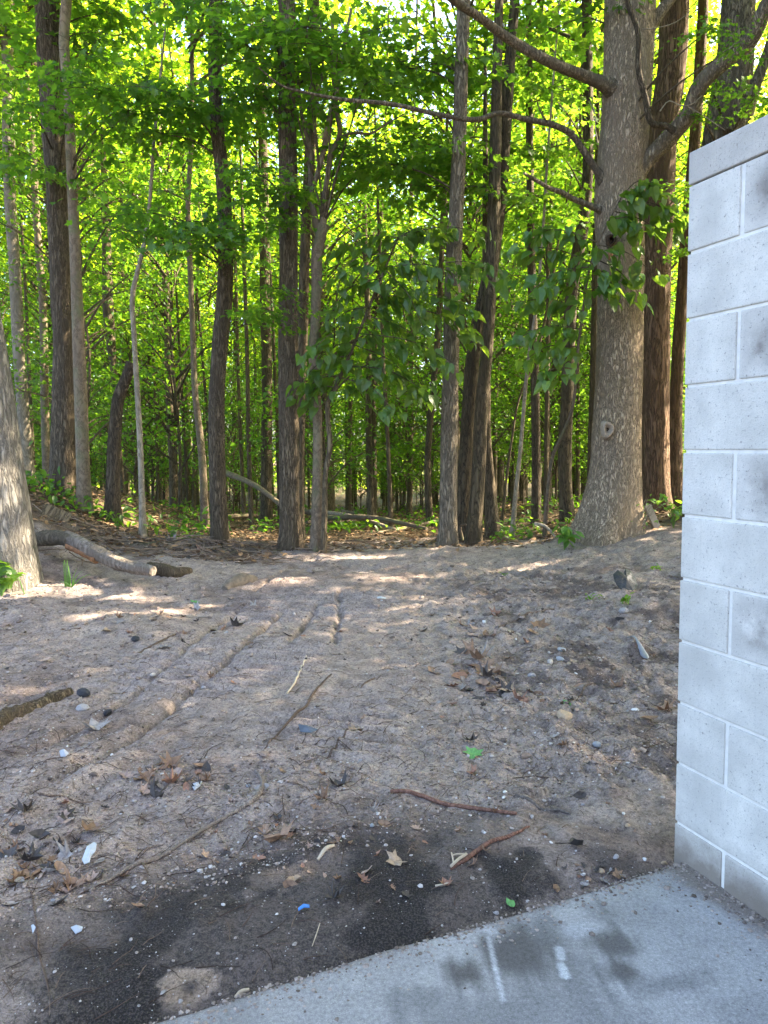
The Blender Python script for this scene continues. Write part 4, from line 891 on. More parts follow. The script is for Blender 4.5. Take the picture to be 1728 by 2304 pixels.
lumps('soil_crumbs', P, np.clip(rg.lognormal(-5.3, .4, len(P)), .003, .012) * np.clip(P[:, 1] / 3.6, .7, 2.2), rg, soil_lump_mat('soil_crumb', [(.06, .046, .038), (.20, .155, .13), (.34, .275, .23), (.10, .08, .065)]), .8)
P = visible_xy(9000, rg, power=.7); w = .55 + .5 * fbm(P[:, 0] * 2, P[:, 1] * 2, 4, 3) + .35 * sst(0, .6, P[:, 0]); P = P[(rg.random(len(P)) < w) & ((slab_d(P[:, 0], P[:, 1]) > .55) | (rg.random(len(P)) < .12))]
lumps('gravel', P, np.clip(rg.lognormal(-5.75, .45, len(P)), .002, .012), rg, soil_lump_mat('gravel_stone', [(.24, .21, .19), (.36, .33, .30), (.48, .45, .42), (.30, .25, .21), (.27, .23, .2)]), .8, .2, .2)
def slab_grit():
    n = 1500; r = np.random.default_rng(9); u = r.uniform(-.3, 2.2, n); w_ = r.exponential(.035, n) + .004
    A = np.column_stack([SLAB_A[0] + SE[0] * u - SNRM[0] * w_, SLAB_A[1] + SE[1] * u - SNRM[1] * w_])
    t = r.uniform(0, 1.6, n); d = r.exponential(.05, n) + .003
    B = np.column_stack([.9484 + .369 * t - .929 * d, 2.3534 - .929 * t - .369 * d]); P = np.vstack([A, B]); P = P[slab_d(P[:, 0], P[:, 1]) < -.004]
    wl = (P[:, 0] - .948) * -.929 + (P[:, 1] - 2.353) * -.369; P = P[wl > .003]; m_ = len(P); sz = np.clip(r.lognormal(-5.9, .5, m_), .0015, .010)
    global gh; g0 = gh; gh = lambda x, y: np.zeros_like(x); lumps('slab_grit', P, sz, r, soil_lump_mat('grit', [(.10, .08, .065), (.22, .18, .15), (.34, .29, .25)]), .7); gh = g0
slab_grit()
def brush():
    mb = MB(); r = np.random.default_rng(15)
    for i in range(620):
        if i < 330: x, y = r.normal(-2.0, .55), r.uniform(8.5, 10.0)
        elif i < 480: x, y = r.uniform(-5.2, -3.0), r.uniform(8.0, 10.4)
        else: x, y = r.uniform(-1.5, 3.5), r.normal(10.2, .35)
        L = r.uniform(.12, .6); a = r.uniform(0, 3.14); n = 5; t = np.linspace(-.5, .5, n) * L; k = r.normal(0, 1.5)
        xx = x + np.cos(a + k * t) * t; yy = y + np.sin(a + k * t) * t; z = gh(xx, yy) + .01 + r.gamma(1.3, .02) + r.normal(0, .12) * t
        r0 = r.uniform(.002, .008); add_tube(mb, np.column_stack([xx, yy, z]), np.linspace(r0, r0 * .4, n), 4, False)
    tag(obj('brush_litter', mb.mesh('brush_litter'), soil_lump_mat('dry_twig', [(.06, .042, .03), (.16, .115, .08), (.27, .21, .16)])), kind='stuff')
brush()
def root_hairs():
    mb = MB()
    P = visible_xy(2600, rg, power=.75)
    for x, y in P:
        if slab_d(x, y) < .6 and rg.random() < .8: continue
        L = rg.uniform(.03, .16); a = rg.normal(1.0, .9); k = rg.normal(0, 4); n = 5
        t = np.linspace(0, L, n); xx = x + np.cumsum(np.cos(a + k * t)) * L / n; yy = y + np.cumsum(np.sin(a + k * t)) * L / n
        z = gh(xx, yy) + rg.uniform(0, .006) + .01 * np.sin(np.linspace(0, 3.1, n)) * rg.random()
        r0 = rg.uniform(.0008, .0024)
        add_tube(mb, np.column_stack([xx, yy, z]), np.linspace(r0, r0 * .4, n), 3, False)
    tag(obj('root_hairs', mb.mesh('root_hairs'), soil_lump_mat('root_hair', [(.03, .022, .018), (.09, .06, .045), (.16, .12, .09)])), kind='stuff')
root_hairs()

# ------------------------------------------------------------------ sticks and logs lying on the dirt
M['stick_brown'] = bark_material('stick_bark', (.05, .035, .027), (.19, .135, .10), 60, .3, .6)
M['stick_red'] = bark_material('red_stick_bark', (.06, .032, .022), (.22, .115, .08), 50, .3, .5)
M['stick_grey'] = bark_material('grey_stick_bark', (.08, .065, .055), (.25, .205, .17), 60, .3, .6)
M['stick_pale'] = simple('bare_pale_wood', (.42, .34, .24), .8, .2, 40, .4, .003)
def stick(name, pts, mat, label, cat='stick', lift=.6, sides=7, n=26, group=None, seed=1, twigs=(), bk=.12):
    P = []; r_ = []
    for px, py, w in pts:
        q = on_ground(px, py); rad = .5 * w / FPX * q[1]; q[2] += rad * lift; P.append(q); r_.append(rad)
    c = np.mean(P, 0); Q = spline(np.column_stack([np.array(P) - c, r_]), n)
    Q[:, 2] = np.maximum(Q[:, 2], gh(Q[:, 0] + c[0], Q[:, 1] + c[1]) - c[2] + Q[:, 3] * (lift - .45))
    mb = MB(); add_tube(mb, Q[:, :3], np.abs(Q[:, 3]), sides, bark=bk, seed=seed, kx=2, kz=25)
    for t, px, py, w in twigs:
        i = int(t * (n - 1)); q = on_ground(px, py) + [0, 0, .01] - c; a = Q[i, :3]
        add_tube(mb, spline([a, .5 * (a + q) + [0, 0, .004], q], 6), np.linspace(.5 * w / FPX * (q + c)[1], .001, 6), 5)
    o = obj(name, mb.mesh(name, True), mat, None, c); tag(o, label, cat, group); return o, Q, c
stick('stick', [(203, 2014, 9), (262, 1975, 10), (315, 1945, 12), (350, 1928, 11), (410, 1895, 9), (464, 1860, 10), (527, 1827, 9), (572, 1806, 13), (590, 1780, 12), (589, 1763, 9), (582, 1745, 7), (574, 1734, 5)], M['stick_grey'],
      'longest thin root stretched across the dirt at lower left with an upturned hooked end', n=60, twigs=[(.2, 255, 1955, 4), (.45, 375, 1878, 4)], lift=.8)
stick('stick', [(879, 1780, 9), (905, 1783, 10), (950, 1790, 10), (1000, 1803, 10), (1056, 1812, 10), (1110, 1826, 9), (1162, 1837, 8)], M['stick_red'], 'straight reddish brown stick lying nearly level above the dark soil', n=40, lift=.9)
o, Q, c = stick('stick', [(1014, 1958, 7), (1045, 1942, 10), (1077, 1919, 11), (1105, 1905, 10), (1141, 1890, 9), (1170, 1878, 7), (1191, 1864, 4)], M['stick_red'], 'reddish stick with a splintered pale end next to the dark soil', n=40, lift=.9)
mb = MB()
for a, b, w in (((1014, 1958), (1050, 1936), 7), ((1016, 1940), (1048, 1937), 4), ((1020, 1952), (1016, 1936), 4)):
    A = on_ground(*a) - c + [0, 0, .012]; B = on_ground(*b) - c + [0, 0, .016]; add_tube(mb, spline([A, .5 * (A + B) + [0, 0, .004], B], 6), np.full(6, .5 * w / FPX * 2.3), 5)
obj('splinter', mb.mesh('splinter'), M['stick_pale'], o)
stick('stick', [(1160, 1796, 7), (1190, 1806, 10), (1224, 1813, 11), (1262, 1817, 9), (1284, 1824, 5)], M['stick_grey'], 'short thick grey stick just right of the straight reddish one', n=30)
stick('stick', [(584, 1706, 3), (618, 1668, 5), (656, 1630, 6), (670, 1612, 7), (683, 1600, 6), (704, 1565, 6), (722, 1545, 5), (745, 1521, 4)], M['stick_brown'], 'long dark bent twig near the middle of the dirt', n=40, lift=.8)
stick('stick', [(691, 1483, 4), (676, 1515, 4), (662, 1543, 5), (645, 1566, 4)], M['stick_pale'], 'short straight pale barkless twig above the long dark bent twig', n=20, lift=.9)
stick('stick', [(68, 1803, 4), (88, 1811, 5), (110, 1813, 5), (140, 1807, 4), (175, 1808, 4), (215, 1805, 3)], M['stick_brown'], 'thin dark twig lying level near the left frame edge', n=24)
stick('stick', [(1153, 1749, 2), (1180, 1744, 3), (1210, 1742, 3), (1240, 1750, 4), (1262, 1762, 3)], M['stick_brown'], 'thin arched twig right of the bright green fallen leaf', n=24)
stick('stick', [(1340, 1543, 3), (1322, 1547, 4), (1305, 1560, 4), (1297, 1578, 4)], M['stick_brown'], 'small curved twig lying near the wall beside the white stone', n=16)
stick('stick', [(70, 2016, 5), (78, 2070, 5), (85, 2120, 5), (88, 2160, 5), (100, 2195, 5), (110, 2235, 4)], M['stick_brown'], 'dark wandering root in the lower left corner', n=30, lift=.3)
stick('stick', [(844, 1530, 3), (828, 1538, 5), (812, 1550, 3)], M['stick_brown'], 'tiny curved twig right of the middle', n=12)
stick('stick', [(395, 1428, 4), (355, 1450, 4), (313, 1471, 5)], M['stick_brown'], 'dark straight twig pointing at the pale oak leaf', n=16)
stick('stick', [(1121, 1411, 4), (1165, 1395, 4), (1205, 1382, 5), (1247, 1373, 4)], M['stick_brown'], 'dark twig lying slantwise on the rising ground left of the wall', n=20)
stick('stick', [(1140, 1418, 5), (1160, 1422, 5), (1172, 1426, 5)], M['stick_pale'], 'short pale twig under the slanting dark twig near the wall', n=10)
stick('stick', [(735, 1704, 3), (752, 1685, 4), (768, 1665, 5), (785, 1650, 4)], M['stick_brown'], 'dark leaf stalk holding the big tan leaf in the middle', n=16)
stick('stick', [(540, 1905, 3), (575, 1880, 2), (600, 1860, 2)], M['stick_brown'], 'fine twig above the damp black soil', n=10)
stick('stick', [(560, 2206, 8), (540, 2212, 10), (528, 2222, 7)], M['stick_pale'], 'small tan wood chip beside the ring of pale sand', 'wood chip', n=10)
stick('stick', [(715, 1931, 8), (735, 1920, 10), (752, 1911, 7)], M['stick_pale'], 'pale splinter of wood above the damp black soil', 'wood chip', n=10)
stick('stick', [(980, 1990, 6), (1000, 1992, 6), (1012, 1988, 5)], M['stick_pale'], 'small yellowish splinter lying on the damp black soil', 'wood chip', n=8)
stick('stick', [(702, 2122, 2), (712, 2100, 3), (720, 2080, 2)], M['stick_pale'], 'fine straw lying upright on the black soil', 'straw', n=8)
# the weathered broken limb by the left trunk
LG = [(86, 1208, 33), (100, 1206, 36), (125, 1204, 35), (147, 1207, 32), (170, 1216, 33), (199, 1229, 34), (230, 1246, 34), (253, 1257, 32), (285, 1268, 29), (307, 1274, 28), (328, 1276, 27), (345, 1280, 22)]
LGY = [8.1, 8.05, 8.0, 7.9, 7.8, 7.65, 7.5, 7.4, 7.3, 7.2, 7.15, 7.1]
P = [at(a, b + 5, y) for (a, b, w), y in zip(LG, LGY)]; c = np.mean(P, 0)
M['log_grey'] = bark_material('weathered_wood', (.075, .06, .046), (.225, .185, .145), 18, .12, .7)
lg = empty('fallen_limb', c, 'weathered broken tree limb lying on the bank beside the grey left trunk', 'log')
Q = spline(np.column_stack([np.array(P) - c, [.5 * w / FPX * y for (a, b, w), y in zip(LG, LGY)]]), 60)
mb = MB(); add_tube(mb, Q[14:, :3], Q[14:, 3] * .95, 24, bark=.22, seed=4, kx=3, kz=3); obj('bare_wood', mb.mesh('bare_wood', True), M['log_grey'], lg)
mb = MB(); add_tube(mb, Q[:18, :3], Q[:18, 3] * 1.04, 20, bark=.06, seed=5, kx=3, kz=5); obj('bark', mb.mesh('bark', True), M['bark_grey'], lg)
mb = MB(); add_tube(mb, Q[16:34, :3] + [0, -.05, -.055], Q[16:34, 3] * .5, 14, bark=.2, seed=6, kx=4, kz=6); obj('torn_wood', mb.mesh('torn_wood', True), M['rust_wood'], lg)
stick('log', [(335, 1290, 26), (350, 1293, 30), (372, 1300, 30), (395, 1300, 27), (416, 1296, 22), (428, 1292, 14)], M['bark_dark'], 'dark bark covered log stub at the lower end of the weathered limb', 'log', sides=18, n=30, lift=.7)
stick('log', [(-30, 1648, 46), (10, 1622, 44), (50, 1603, 40), (90, 1583, 36), (125, 1566, 30), (158, 1552, 18)], M['bark_dark'], 'rotten crumbling log half buried at the left frame edge', 'log', sides=26, n=60, lift=0.0, seed=7, bk=.3)
stick('log', [(505, 1327, 16), (520, 1320, 30), (545, 1312, 34), (575, 1306, 20)], simple('buried_stump_wood', (.14, .11, .08), .9, .4, 20, .8, .01), 'half buried brown wood block at the edge of the tracks', 'wood', sides=14, n=14, lift=.2)
# deadwood in the forest
for i, (a, b, Y0, Y1, w, lab) in enumerate([((505, 1062), (640, 1142), 15, 13, 15, 'dark fallen trunk sloping down behind the curved brown trunk'), ((700, 1150), (900, 1195), 15, 13, 10, 'bare pale fallen branch on top of the brush pile'), ((730, 1165), (960, 1190), 14, 12.5, 13, 'grey fallen branch low in the brush pile'),
                                            ((690, 1175), (830, 1168), 13.5, 15, 9, 'crossing branch at the left of the brush pile'), ((770, 1150), (880, 1180), 15.5, 14, 8, 'thin branch sticking up from the brush pile'), ((850, 1200), (990, 1170), 12.5, 14, 10, 'branch at the right end of the brush pile'), ((640, 1130), (720, 1160), 16, 15, 18, 'short thick log left of the brush pile'),
                                            ((1040, 1215), (1050, 1180), 10.1, 10.0, 7, 'curved bare branch propped against the leaning pair of trunks'), ((1204, 1178), (1252, 1210), 9.6, 9.4, 8, 'pale broken branch sticking up left of the big maple'), ((420, 1180), (620, 1160), 16, 18, 14, 'dim fallen trunk far behind the curved brown trunk')]):
    A, B = at(*a, Y0), at(*b, Y1); c = .5 * (A + B); r0 = .5 * w / FPX * Y0; mb = MB()
    add_tube(mb, spline([A - c, np.array([0, 0, .03]) + rg.normal(0, .04, 3), B - c], 16), np.linspace(r0, r0 * .6, 16), 8, bark=.1, seed=i)
    tag(obj('fallen_branch', mb.mesh('fallen_branch', True), M['bark_pale'] if i in (1, 8) else M['bark_smooth'], None, c), lab, 'branch')

# ------------------------------------------------------------------ fallen leaves, stones and scraps
def flat_leaf(t, seed, curl, mat, name):
    V, F = t; V = V.copy() * [1, 1, 0]; r = np.random.default_rng(seed)
    mid = .5 * (V[F[:, 1]] + V[F[:, 2]])
    V[:, 2] = curl * (V[:, 0] ** 2 * 1.6 + (V[:, 1] - .5) ** 2 * .8) + .05 * np.sin(V[:, 1] * 9 + seed) + r.normal(0, .06 * abs(curl), len(V)); V[:, 1] -= .5
    me = mesh(name, V, F, False); me.materials.append(mat); return me
def leafmat(name, a, b): 
    m, nt, n, bs = nmat(name); oi = nt.nodes.new('ShaderNodeObjectInfo').outputs['Random']
    c = mix(nt, a, b, oi); c = mix(nt, c, ramp(nt, tex_noise(nt, texco(nt), 6, 4), [(.3, (.6, .6, .6)), (.7, (1.2, 1.2, 1.2))]), 1., 'MULTIPLY')
    lk(nt, c, bs.inputs['Base Color']); bs.inputs['Roughness'].default_value = .75; return m
LM = {'brown': leafmat('brown_dead_leaf', (.15, .085, .045), (.27, .165, .10)), 'tan': leafmat('tan_dead_leaf', (.25, .175, .11), (.30, .22, .145)), 'grey': leafmat('grey_dead_leaf', (.19, .165, .145), (.30, .265, .235)),
      'dark': leafmat('dark_dead_leaf', (.03, .025, .022), (.07, .055, .045)), 'green': leafmat('green_fallen_leaf', (.09, .24, .06), (.13, .30, .08)), 'rust': leafmat('rust_dead_leaf', (.19, .095, .055), (.27, .14, .085)), 'pink': leafmat('pinkish_dead_leaf', (.28, .19, .14), (.33, .235, .18))}
TP = {'maple': MAPLE, 'oval': OVAL, 'oak': OAK}
def leaf_at(px, py, w, kind, shape, label, curl=.5, group=None, yaw=None, seed=0, name='dead_leaf'):
    q = on_ground(px, py); s_ = w / FPX * q[1]
    o = obj(name, flat_leaf(TP[shape], seed, curl, LM[kind], name), None, None, q + [0, 0, .006 + .02 * s_])
    o.scale = (s_, s_, s_); o.rotation_euler = (rg.normal(0, .15), rg.normal(0, .15), rg.uniform(0, 6.28) if yaw is None else yaw); return tag(o, label, 'leaf', group)
for a in [(1064, 1702, 40, 'green', 'maple', 'bright green maple leaf lying flat right of the middle', .1, 2.8, 'green_leaf'), (1275, 1588, 30, 'green', 'oval', 'small green leaf standing on edge among the stones near the wall', .5, .3, 'green_leaf'),
          (1148, 2022, 34, 'green', 'oval', 'green leaf on the black soil close to the concrete edge', .5, .4, 'green_leaf'), (438, 1354, 24, 'green', 'oval', 'small green leaf on the far dirt left of the tracks', .3, 1.2, 'green_leaf'),
          (213, 1640, 52, 'grey', 'maple', 'grey maple leaf standing up near the rotten log', .7, .7, 'dead_leaf'), (368, 1462, 44, 'grey', 'oak', 'pale grey oak leaf with pointed lobes at the left', .5, 1.9, 'dead_leaf'),
          (240, 1420, 34, 'tan', 'oval', 'tan wedge shaped leaf below the sun patch on the left', .6, .2, 'dead_leaf'), (100, 1492, 34, 'pink', 'oval', 'pinkish pale leaf near the left edge above the rotten log', .5, 2.3, 'dead_leaf'),
          (622, 1893, 70, 'brown', 'maple', 'large crumpled orange brown leaf over the edge of the black soil', .5, 1.1, 'dead_leaf'), (885, 1946, 46, 'tan', 'maple', 'tan maple leaf in the litter above the black soil', .4, 2.2, 'dead_leaf'),
          (802, 1643, 48, 'tan', 'oak', 'big tan leaf with a long dark stalk in the middle of the dirt', .7, -.9, 'dead_leaf'), (1295, 1908, 56, 'dark', 'oval', 'dark wet leaf standing in the dirt above the concrete corner', .8, .0, 'dead_leaf'),
          (762, 1765, 44, 'dark', 'maple', 'black crumpled leaf near the middle', 1.1, .4, 'dead_leaf'), (722, 1808, 36, 'brown', 'maple', 'dark brown curled leaf just below the black crumpled leaf', 1.2, 1.4, 'dead_leaf'), (625, 1838, 32, 'dark', 'oval', 'small black curled leaf right of the long root', 1.1, 1.0, 'dead_leaf'),
          (447, 1745, 30, 'rust', 'oval', 'orange tan leaf scrap in the litter left of the middle', .6, .8, 'dead_leaf'), (155, 1868, 34, 'pink', 'oval', 'pink tinged leaf above the white paper scrap', .6, 2.5, 'dead_leaf'), (205, 1875, 44, 'brown', 'maple', 'olive brown lobed leaf just above the white paper scrap', .6, .2, 'dead_leaf'),
          (185, 1905, 36, 'rust', 'oval', 'rust coloured leaf touching the white paper scrap', .4, 1.2, 'dead_leaf'), (45, 2005, 40, 'grey', 'oval', 'grey torn leaf in the litter heap at the left edge', .6, .1, 'dead_leaf'), (660, 1978, 36, 'tan', 'oval', 'small tan leaf half covered by the black soil', .5, 1.9, 'dead_leaf'),
          (525, 1540, 18, 'rust', 'oval', 'tiny orange red leaf on the tracks', .7, 1, 'dead_leaf'), (682, 1433, 16, 'rust', 'oval', 'tiny orange leaf between the far track grooves', .6, 1, 'dead_leaf'), (1104, 1560, 40, 'rust', 'oval', 'rust red leaf in the debris heap right of the middle', .8, .5, 'dead_leaf'),
          (1140, 1562, 40, 'tan', 'maple', 'yellow brown leaf at the lower right of the debris heap', .6, 1.5, 'dead_leaf'), (1075, 1495, 44, 'brown', 'maple', 'spiky brown leaf at the top of the debris heap', 1.0, .6, 'dead_leaf'), (1108, 1516, 36, 'pink', 'oval', 'pinkish leaf in the centre of the debris heap', .6, 2.0, 'dead_leaf'),
          (1290, 1502, 26, 'tan', 'oval', 'yellowish leaf next to the white plaster lump', .5, .4, 'dead_leaf'), (1490, 1612, 50, 'brown', 'maple', 'brown leaf lying at the foot of the wall end', .6, .9, 'dead_leaf'), (1460, 1632, 44, 'brown', 'oval', 'dark brown leaf just left of the one at the wall end', .5, 1.4, 'dead_leaf'),
          (1062, 1735, 26, 'rust', 'maple', 'small rusty leaf just below the bright green maple leaf', .9, 1.4, 'dead_leaf'), (1056, 1680, 36, 'dark', 'maple', 'dark red brown leaf just above the bright green maple leaf', .8, 1.0, 'dead_leaf')]:
    px, py, w, kd, sh, lab, cu, yaw, nm = a; leaf_at(px, py, w, kd, sh, lab, cu, None, yaw, int(px), nm)
DL = {}
def scatter_leaf(px, py, w, region):
    k = rg.choice(['brown', 'brown', 'grey', 'dark', 'rust', 'dark', 'brown', 'pink']); sh = rg.choice(['maple', 'oval', 'oak', 'oval']); v = int(rg.integers(3))
    key = (k, sh, v)
    if key not in DL: DL[key] = flat_leaf(TP[sh], v + 7, [.4, .8, 1.1][v], LM[k], 'dead_leaf')
    q = on_ground(px, py)
    if slab_d(q[0], q[1]) < .03: return
    s_ = w / FPX * q[1]; o = obj('dead_leaf', DL[key], None, None, q + [0, 0, .004]); o.scale = (s_, s_, s_ * rg.uniform(.6, 1.2)); o.rotation_euler = (rg.normal(0, .35), rg.normal(0, .35), rg.uniform(0, 6.28))
    tag(o, 'small dead leaf scrap ' + region, 'leaf', 'dead leaves ' + region)
for n, (cx, cy, sx, sy), w, reg in [(60, (90, 1945, 80, 50), 30, 'at the left edge above the black soil'), (26, (390, 1765, 60, 26), 26, 'left of the hooked root end'), (34, (780, 1920, 150, 45), 24, 'along the upper edge of the black soil'), (40, (1095, 1530, 60, 40), 26, 'in the debris heap right of the middle'),
                                    (30, (1300, 1580, 110, 130), 18, 'on the rough ground left of the wall'), (18, (1080, 1400, 60, 20), 16, 'on the far dirt right of the tracks'), (22, (420, 1410, 130, 22), 18, 'around the far left of the tracks'), (30, (500, 1240, 110, 12), 16, 'on the lip in front of the curved trunk'), (20, (1350, 1960, 60, 14), 18, 'at the corner between concrete and wall')]:
    for _ in range(n): scatter_leaf(rg.normal(cx, sx), rg.normal(cy, sy), w * rg.uniform(.7, 1.9), reg)
for _ in range(60): scatter_leaf(rg.uniform(0, 1500), rg.uniform(1330, 2000), rg.uniform(9, 20), 'over the open dirt')

def stone_mesh(seed, jit=.14, sub=2):
    import bmesh
    bm = bmesh.new(); bmesh.ops.create_icosphere(bm, subdivisions=sub, radius=.5); r = np.random.default_rng(seed)
    d = r.normal(0, 1, (6, 3))
    for v in bm.verts:
        n = np.array(v.co) * 2; f = 1 + jit * sum(max(0, n.dot(k) / np.linalg.norm(k) - .45) * -1.3 for k in d) + r.normal(0, jit * .15); v.co = Vector(np.array(v.co) * f * [1.1, .9, .7])
    me = bpy.data.meshes.new('stone'); bm.to_mesh(me); bm.free(); return me
SM = {'white': simple('white_stone', (.58, .56, .53), .7, .15, 20, .4, .004), 'pale': simple('pale_stone', (.36, .32, .285), .8, .2, 20, .4, .004), 'grey': simple('grey_stone', (.27, .255, .25), .8, .25, 20, .4, .004), 'char': simple('charred_lump', (.035, .035, .04), .6, .4, 20, .8, .01), 'tan': simple('tan_stone', (.34, .25, .16), .8, .2, 20, .4, .004), 'plaster': simple('crumbled_plaster', (.34, .355, .375), .9, .15, 30, .8, .01)}
def stone(px, py, w, kd, label, group=None, seed=0, cat='stone', name='stone', jit=.3):
    q = on_ground(px, py)
    if slab_d(q[0], q[1]) < .015: return
    s_ = w / FPX * q[1]; me = stone_mesh(seed, jit); me.materials.append(SM[kd])
    o = obj(name, me, None, None, q + [0, 0, s_ * .16]); o.scale = (s_, s_, s_); o.rotation_euler = (rg.normal(0, .2), rg.normal(0, .2), rg.uniform(0, 6.28)); return tag(o, label, cat, group)
for i, a in enumerate([(1429, 1606, 20, 'white', 'bright white stone on the rough ground near the wall', 'stone'), (343, 1522, 17, 'pale', 'rounded pale stone left of the tracks', 'stone'), (1237, 1503, 22, 'pale', 'flat beige stone left of the white plaster lump', 'stone'), (1260, 1495, 24, 'plaster', 'crumbled bluish white plaster lump right of the middle', 'plaster lump'),
                       (1264, 1466, 26, 'plaster', 'greyish crumbled plaster lump above the bluish white one', 'plaster lump'), (1280, 1505, 15, 'tan', 'yellow stone just right of the bluish white plaster lump', 'stone'), (1166, 1520, 14, 'pale', 'round pale pebble right of the debris heap', 'stone'), (1197, 1527, 20, 'grey', 'round grey stone right of the debris heap', 'stone'), (1136, 1788, 11, 'white', 'white pebble above the right end of the red stick', 'stone'),
                       (1134, 1801, 12, 'white', 'square white pebble touching the right end of the red stick', 'stone'), (1091, 1882, 9, 'white', 'white pebble left of the splintered stick tip', 'stone'), (1403, 1834, 10, 'white', 'oval white pebble near the foot of the wall end', 'stone'), (1412, 1860, 13, 'tan', 'yellow pebble near the foot of the wall end', 'stone'), (1313, 1961, 13, 'white', 'larger white pebble at the far corner of the concrete', 'stone'),
                       (1322, 1971, 9, 'white', 'smaller white pebble at the far corner of the concrete', 'stone'), (1354, 1953, 18, 'tan', 'orange tan stone at the concrete corner', 'stone'), (1385, 1930, 18, 'grey', 'dark grey stone near the concrete corner', 'stone'), (1450, 1926, 12, 'white', 'white chip close to the wall base', 'stone'), (1494, 1928, 16, 'tan', 'brown stone at the wall base corner', 'stone'), (837, 1863, 15, 'plaster', 'pale bluish chip right of the middle above the litter', 'stone'),
                       (241, 1600, 26, 'char', 'black charred lump beside the rotten log', 'charcoal'), (190, 1568, 34, 'char', 'larger dark ashy lump at the tip of the rotten log', 'charcoal'), (185, 1595, 30, 'grey', 'ashen grey lump below the tip of the rotten log', 'stone'), (560, 1768, 14, 'plaster', 'pale grey chip left of the hooked root end', 'stone'), (120, 2045, 12, 'plaster', 'round bluish pebble at the lower left', 'stone'), (305, 1440, 22, 'char', 'dark stone beside the dark straight twig on the left', 'stone'),
                       (1403, 1382, 30, 'grey', 'grey stone in the grass below the black plastic', 'stone'), (735, 1735, 10, 'pale', 'pale pebble above the black crumpled leaf', 'stone'), (1346, 1724, 9, 'plaster', 'bluish pebble halfway along the ground towards the wall', 'stone'), (1343, 1690, 22, 'plaster', 'crumbly pale lump in the middle right of the dirt', 'plaster lump'), (1270, 1622, 46, 'tan', 'sandy pale clod left of the bright white stone', 'clod')]):
    stone(a[0], a[1], a[2], a[3], a[4], None, i, a[5], a[5].replace(' ', '_'))
for i in range(80):
    px = rg.uniform(0, 1500) if i < 25 else rg.normal(1150, 190); py = rg.uniform(1380, 1990)
    if px < 1500: stone(px, py, rg.uniform(5, 12), rg.choice(['pale', 'pale', 'grey', 'white', 'pale']), 'small pebble, one of many strewn over the dirt', 'pebbles strewn over the dirt', 100 + i % 6 + 0 * i, 'pebble', 'pebble')

def scrap(px, py, outline, mat, label, cat, name, th=.003, lift=.012, curl=.01):
    c = on_ground(px, py); P = []
    for a, b in outline:
        d = ray(a, b); t = (c[2] - EYE) / d[2]; P.append(np.array([0, 0, EYE]) + d * t - c)
    P = np.array(P); n = len(P); r = np.random.default_rng(n); P[:, 2] += lift + r.uniform(-.4, 1, n) * curl
    ce = P.mean(0) + [0, 0, curl]; top = np.vstack([P, ce]); bot = top - [0, 0, th]
    F = [(i, (i + 1) % n, n) for i in range(n)] + [((i + 1) % n + n + 1, i + n + 1, 2 * n + 1) for i in range(n)]
    S = [(i, i + n + 1, (i + 1) % n + n + 1, (i + 1) % n) for i in range(n)]
    return tag(obj(name, mesh(name, np.vstack([top, bot]), [np.array(F), np.array(S)]), mat, None, c), label, cat)
M['paper'] = simple('white_paper', (.38, .41, .43), .6, .08, 40, .4, .003); M['blue'] = simple('blue_plastic', (.05, .20, .55), .4, .2, 10, 0); M['blackp'] = simple('black_plastic_sheet', (.022, .022, .026), .5, .4, 14, .9, .02, .5); M['slate'] = simple('dark_slate_bit', (.07, .085, .11), .6, .3, 20, .3)
scrap(202, 1930, [(185, 1942), (196, 1918), (212, 1902), (218, 1910), (216, 1926), (205, 1935), (202, 1948), (190, 1952)], M['paper'], 'torn white paper scrap at lower left', 'paper', 'paper_scrap')
scrap(828, 1602, [(815, 1600), (826, 1598), (837, 1600), (836, 1605), (827, 1609), (817, 1604)], M['paper'], 'white triangular shard in the middle of the dirt', 'shard', 'white_shard')
scrap(684, 2051, [(671, 2054), (680, 2048), (696, 2044), (697, 2050), (684, 2056), (672, 2060)], M['blue'], 'small blue plastic bit on the black soil', 'plastic', 'plastic_bit')
scrap(173, 2100, [(160, 2100), (172, 2095), (187, 2096), (184, 2102), (170, 2106)], M['paper'], 'small white flake on the damp soil at lower left', 'flake', 'white_flake'); scrap(76, 2100, [(71, 2098), (78, 2094), (81, 2102), (74, 2106)], M['paper'], 'tiny white flake beside the dark root at lower left', 'flake', 'white_flake')
scrap(690, 1645, [(671, 1638), (690, 1640), (715, 1648), (700, 1653), (676, 1650)], M['slate'], 'dark bluish bit of film below the long bent twig', 'plastic', 'plastic_bit')
scrap(433, 1783, [(430, 1775), (446, 1770), (455, 1765), (450, 1774), (438, 1782)], SM['plaster'], 'pale bluish scrap below the orange tan leaf scrap', 'paper', 'paper_scrap'); scrap(145, 1703, [(134, 1702), (146, 1698), (155, 1703), (148, 1707), (137, 1706)], SM['plaster'], 'crumpled pale foil near the left edge below the grey maple leaf', 'foil', 'foil_scrap', curl=.02)
scrap(305, 1648, [(296, 1650), (305, 1642), (314, 1643), (308, 1652)], M['paper'], 'little pale blue flake right of the grey maple leaf', 'flake', 'white_flake'); scrap(860, 1350, [(848, 1346), (862, 1344), (869, 1349), (860, 1354), (850, 1352)], M['paper'], 'pale bit lying far out on the track', 'flake', 'white_flake')
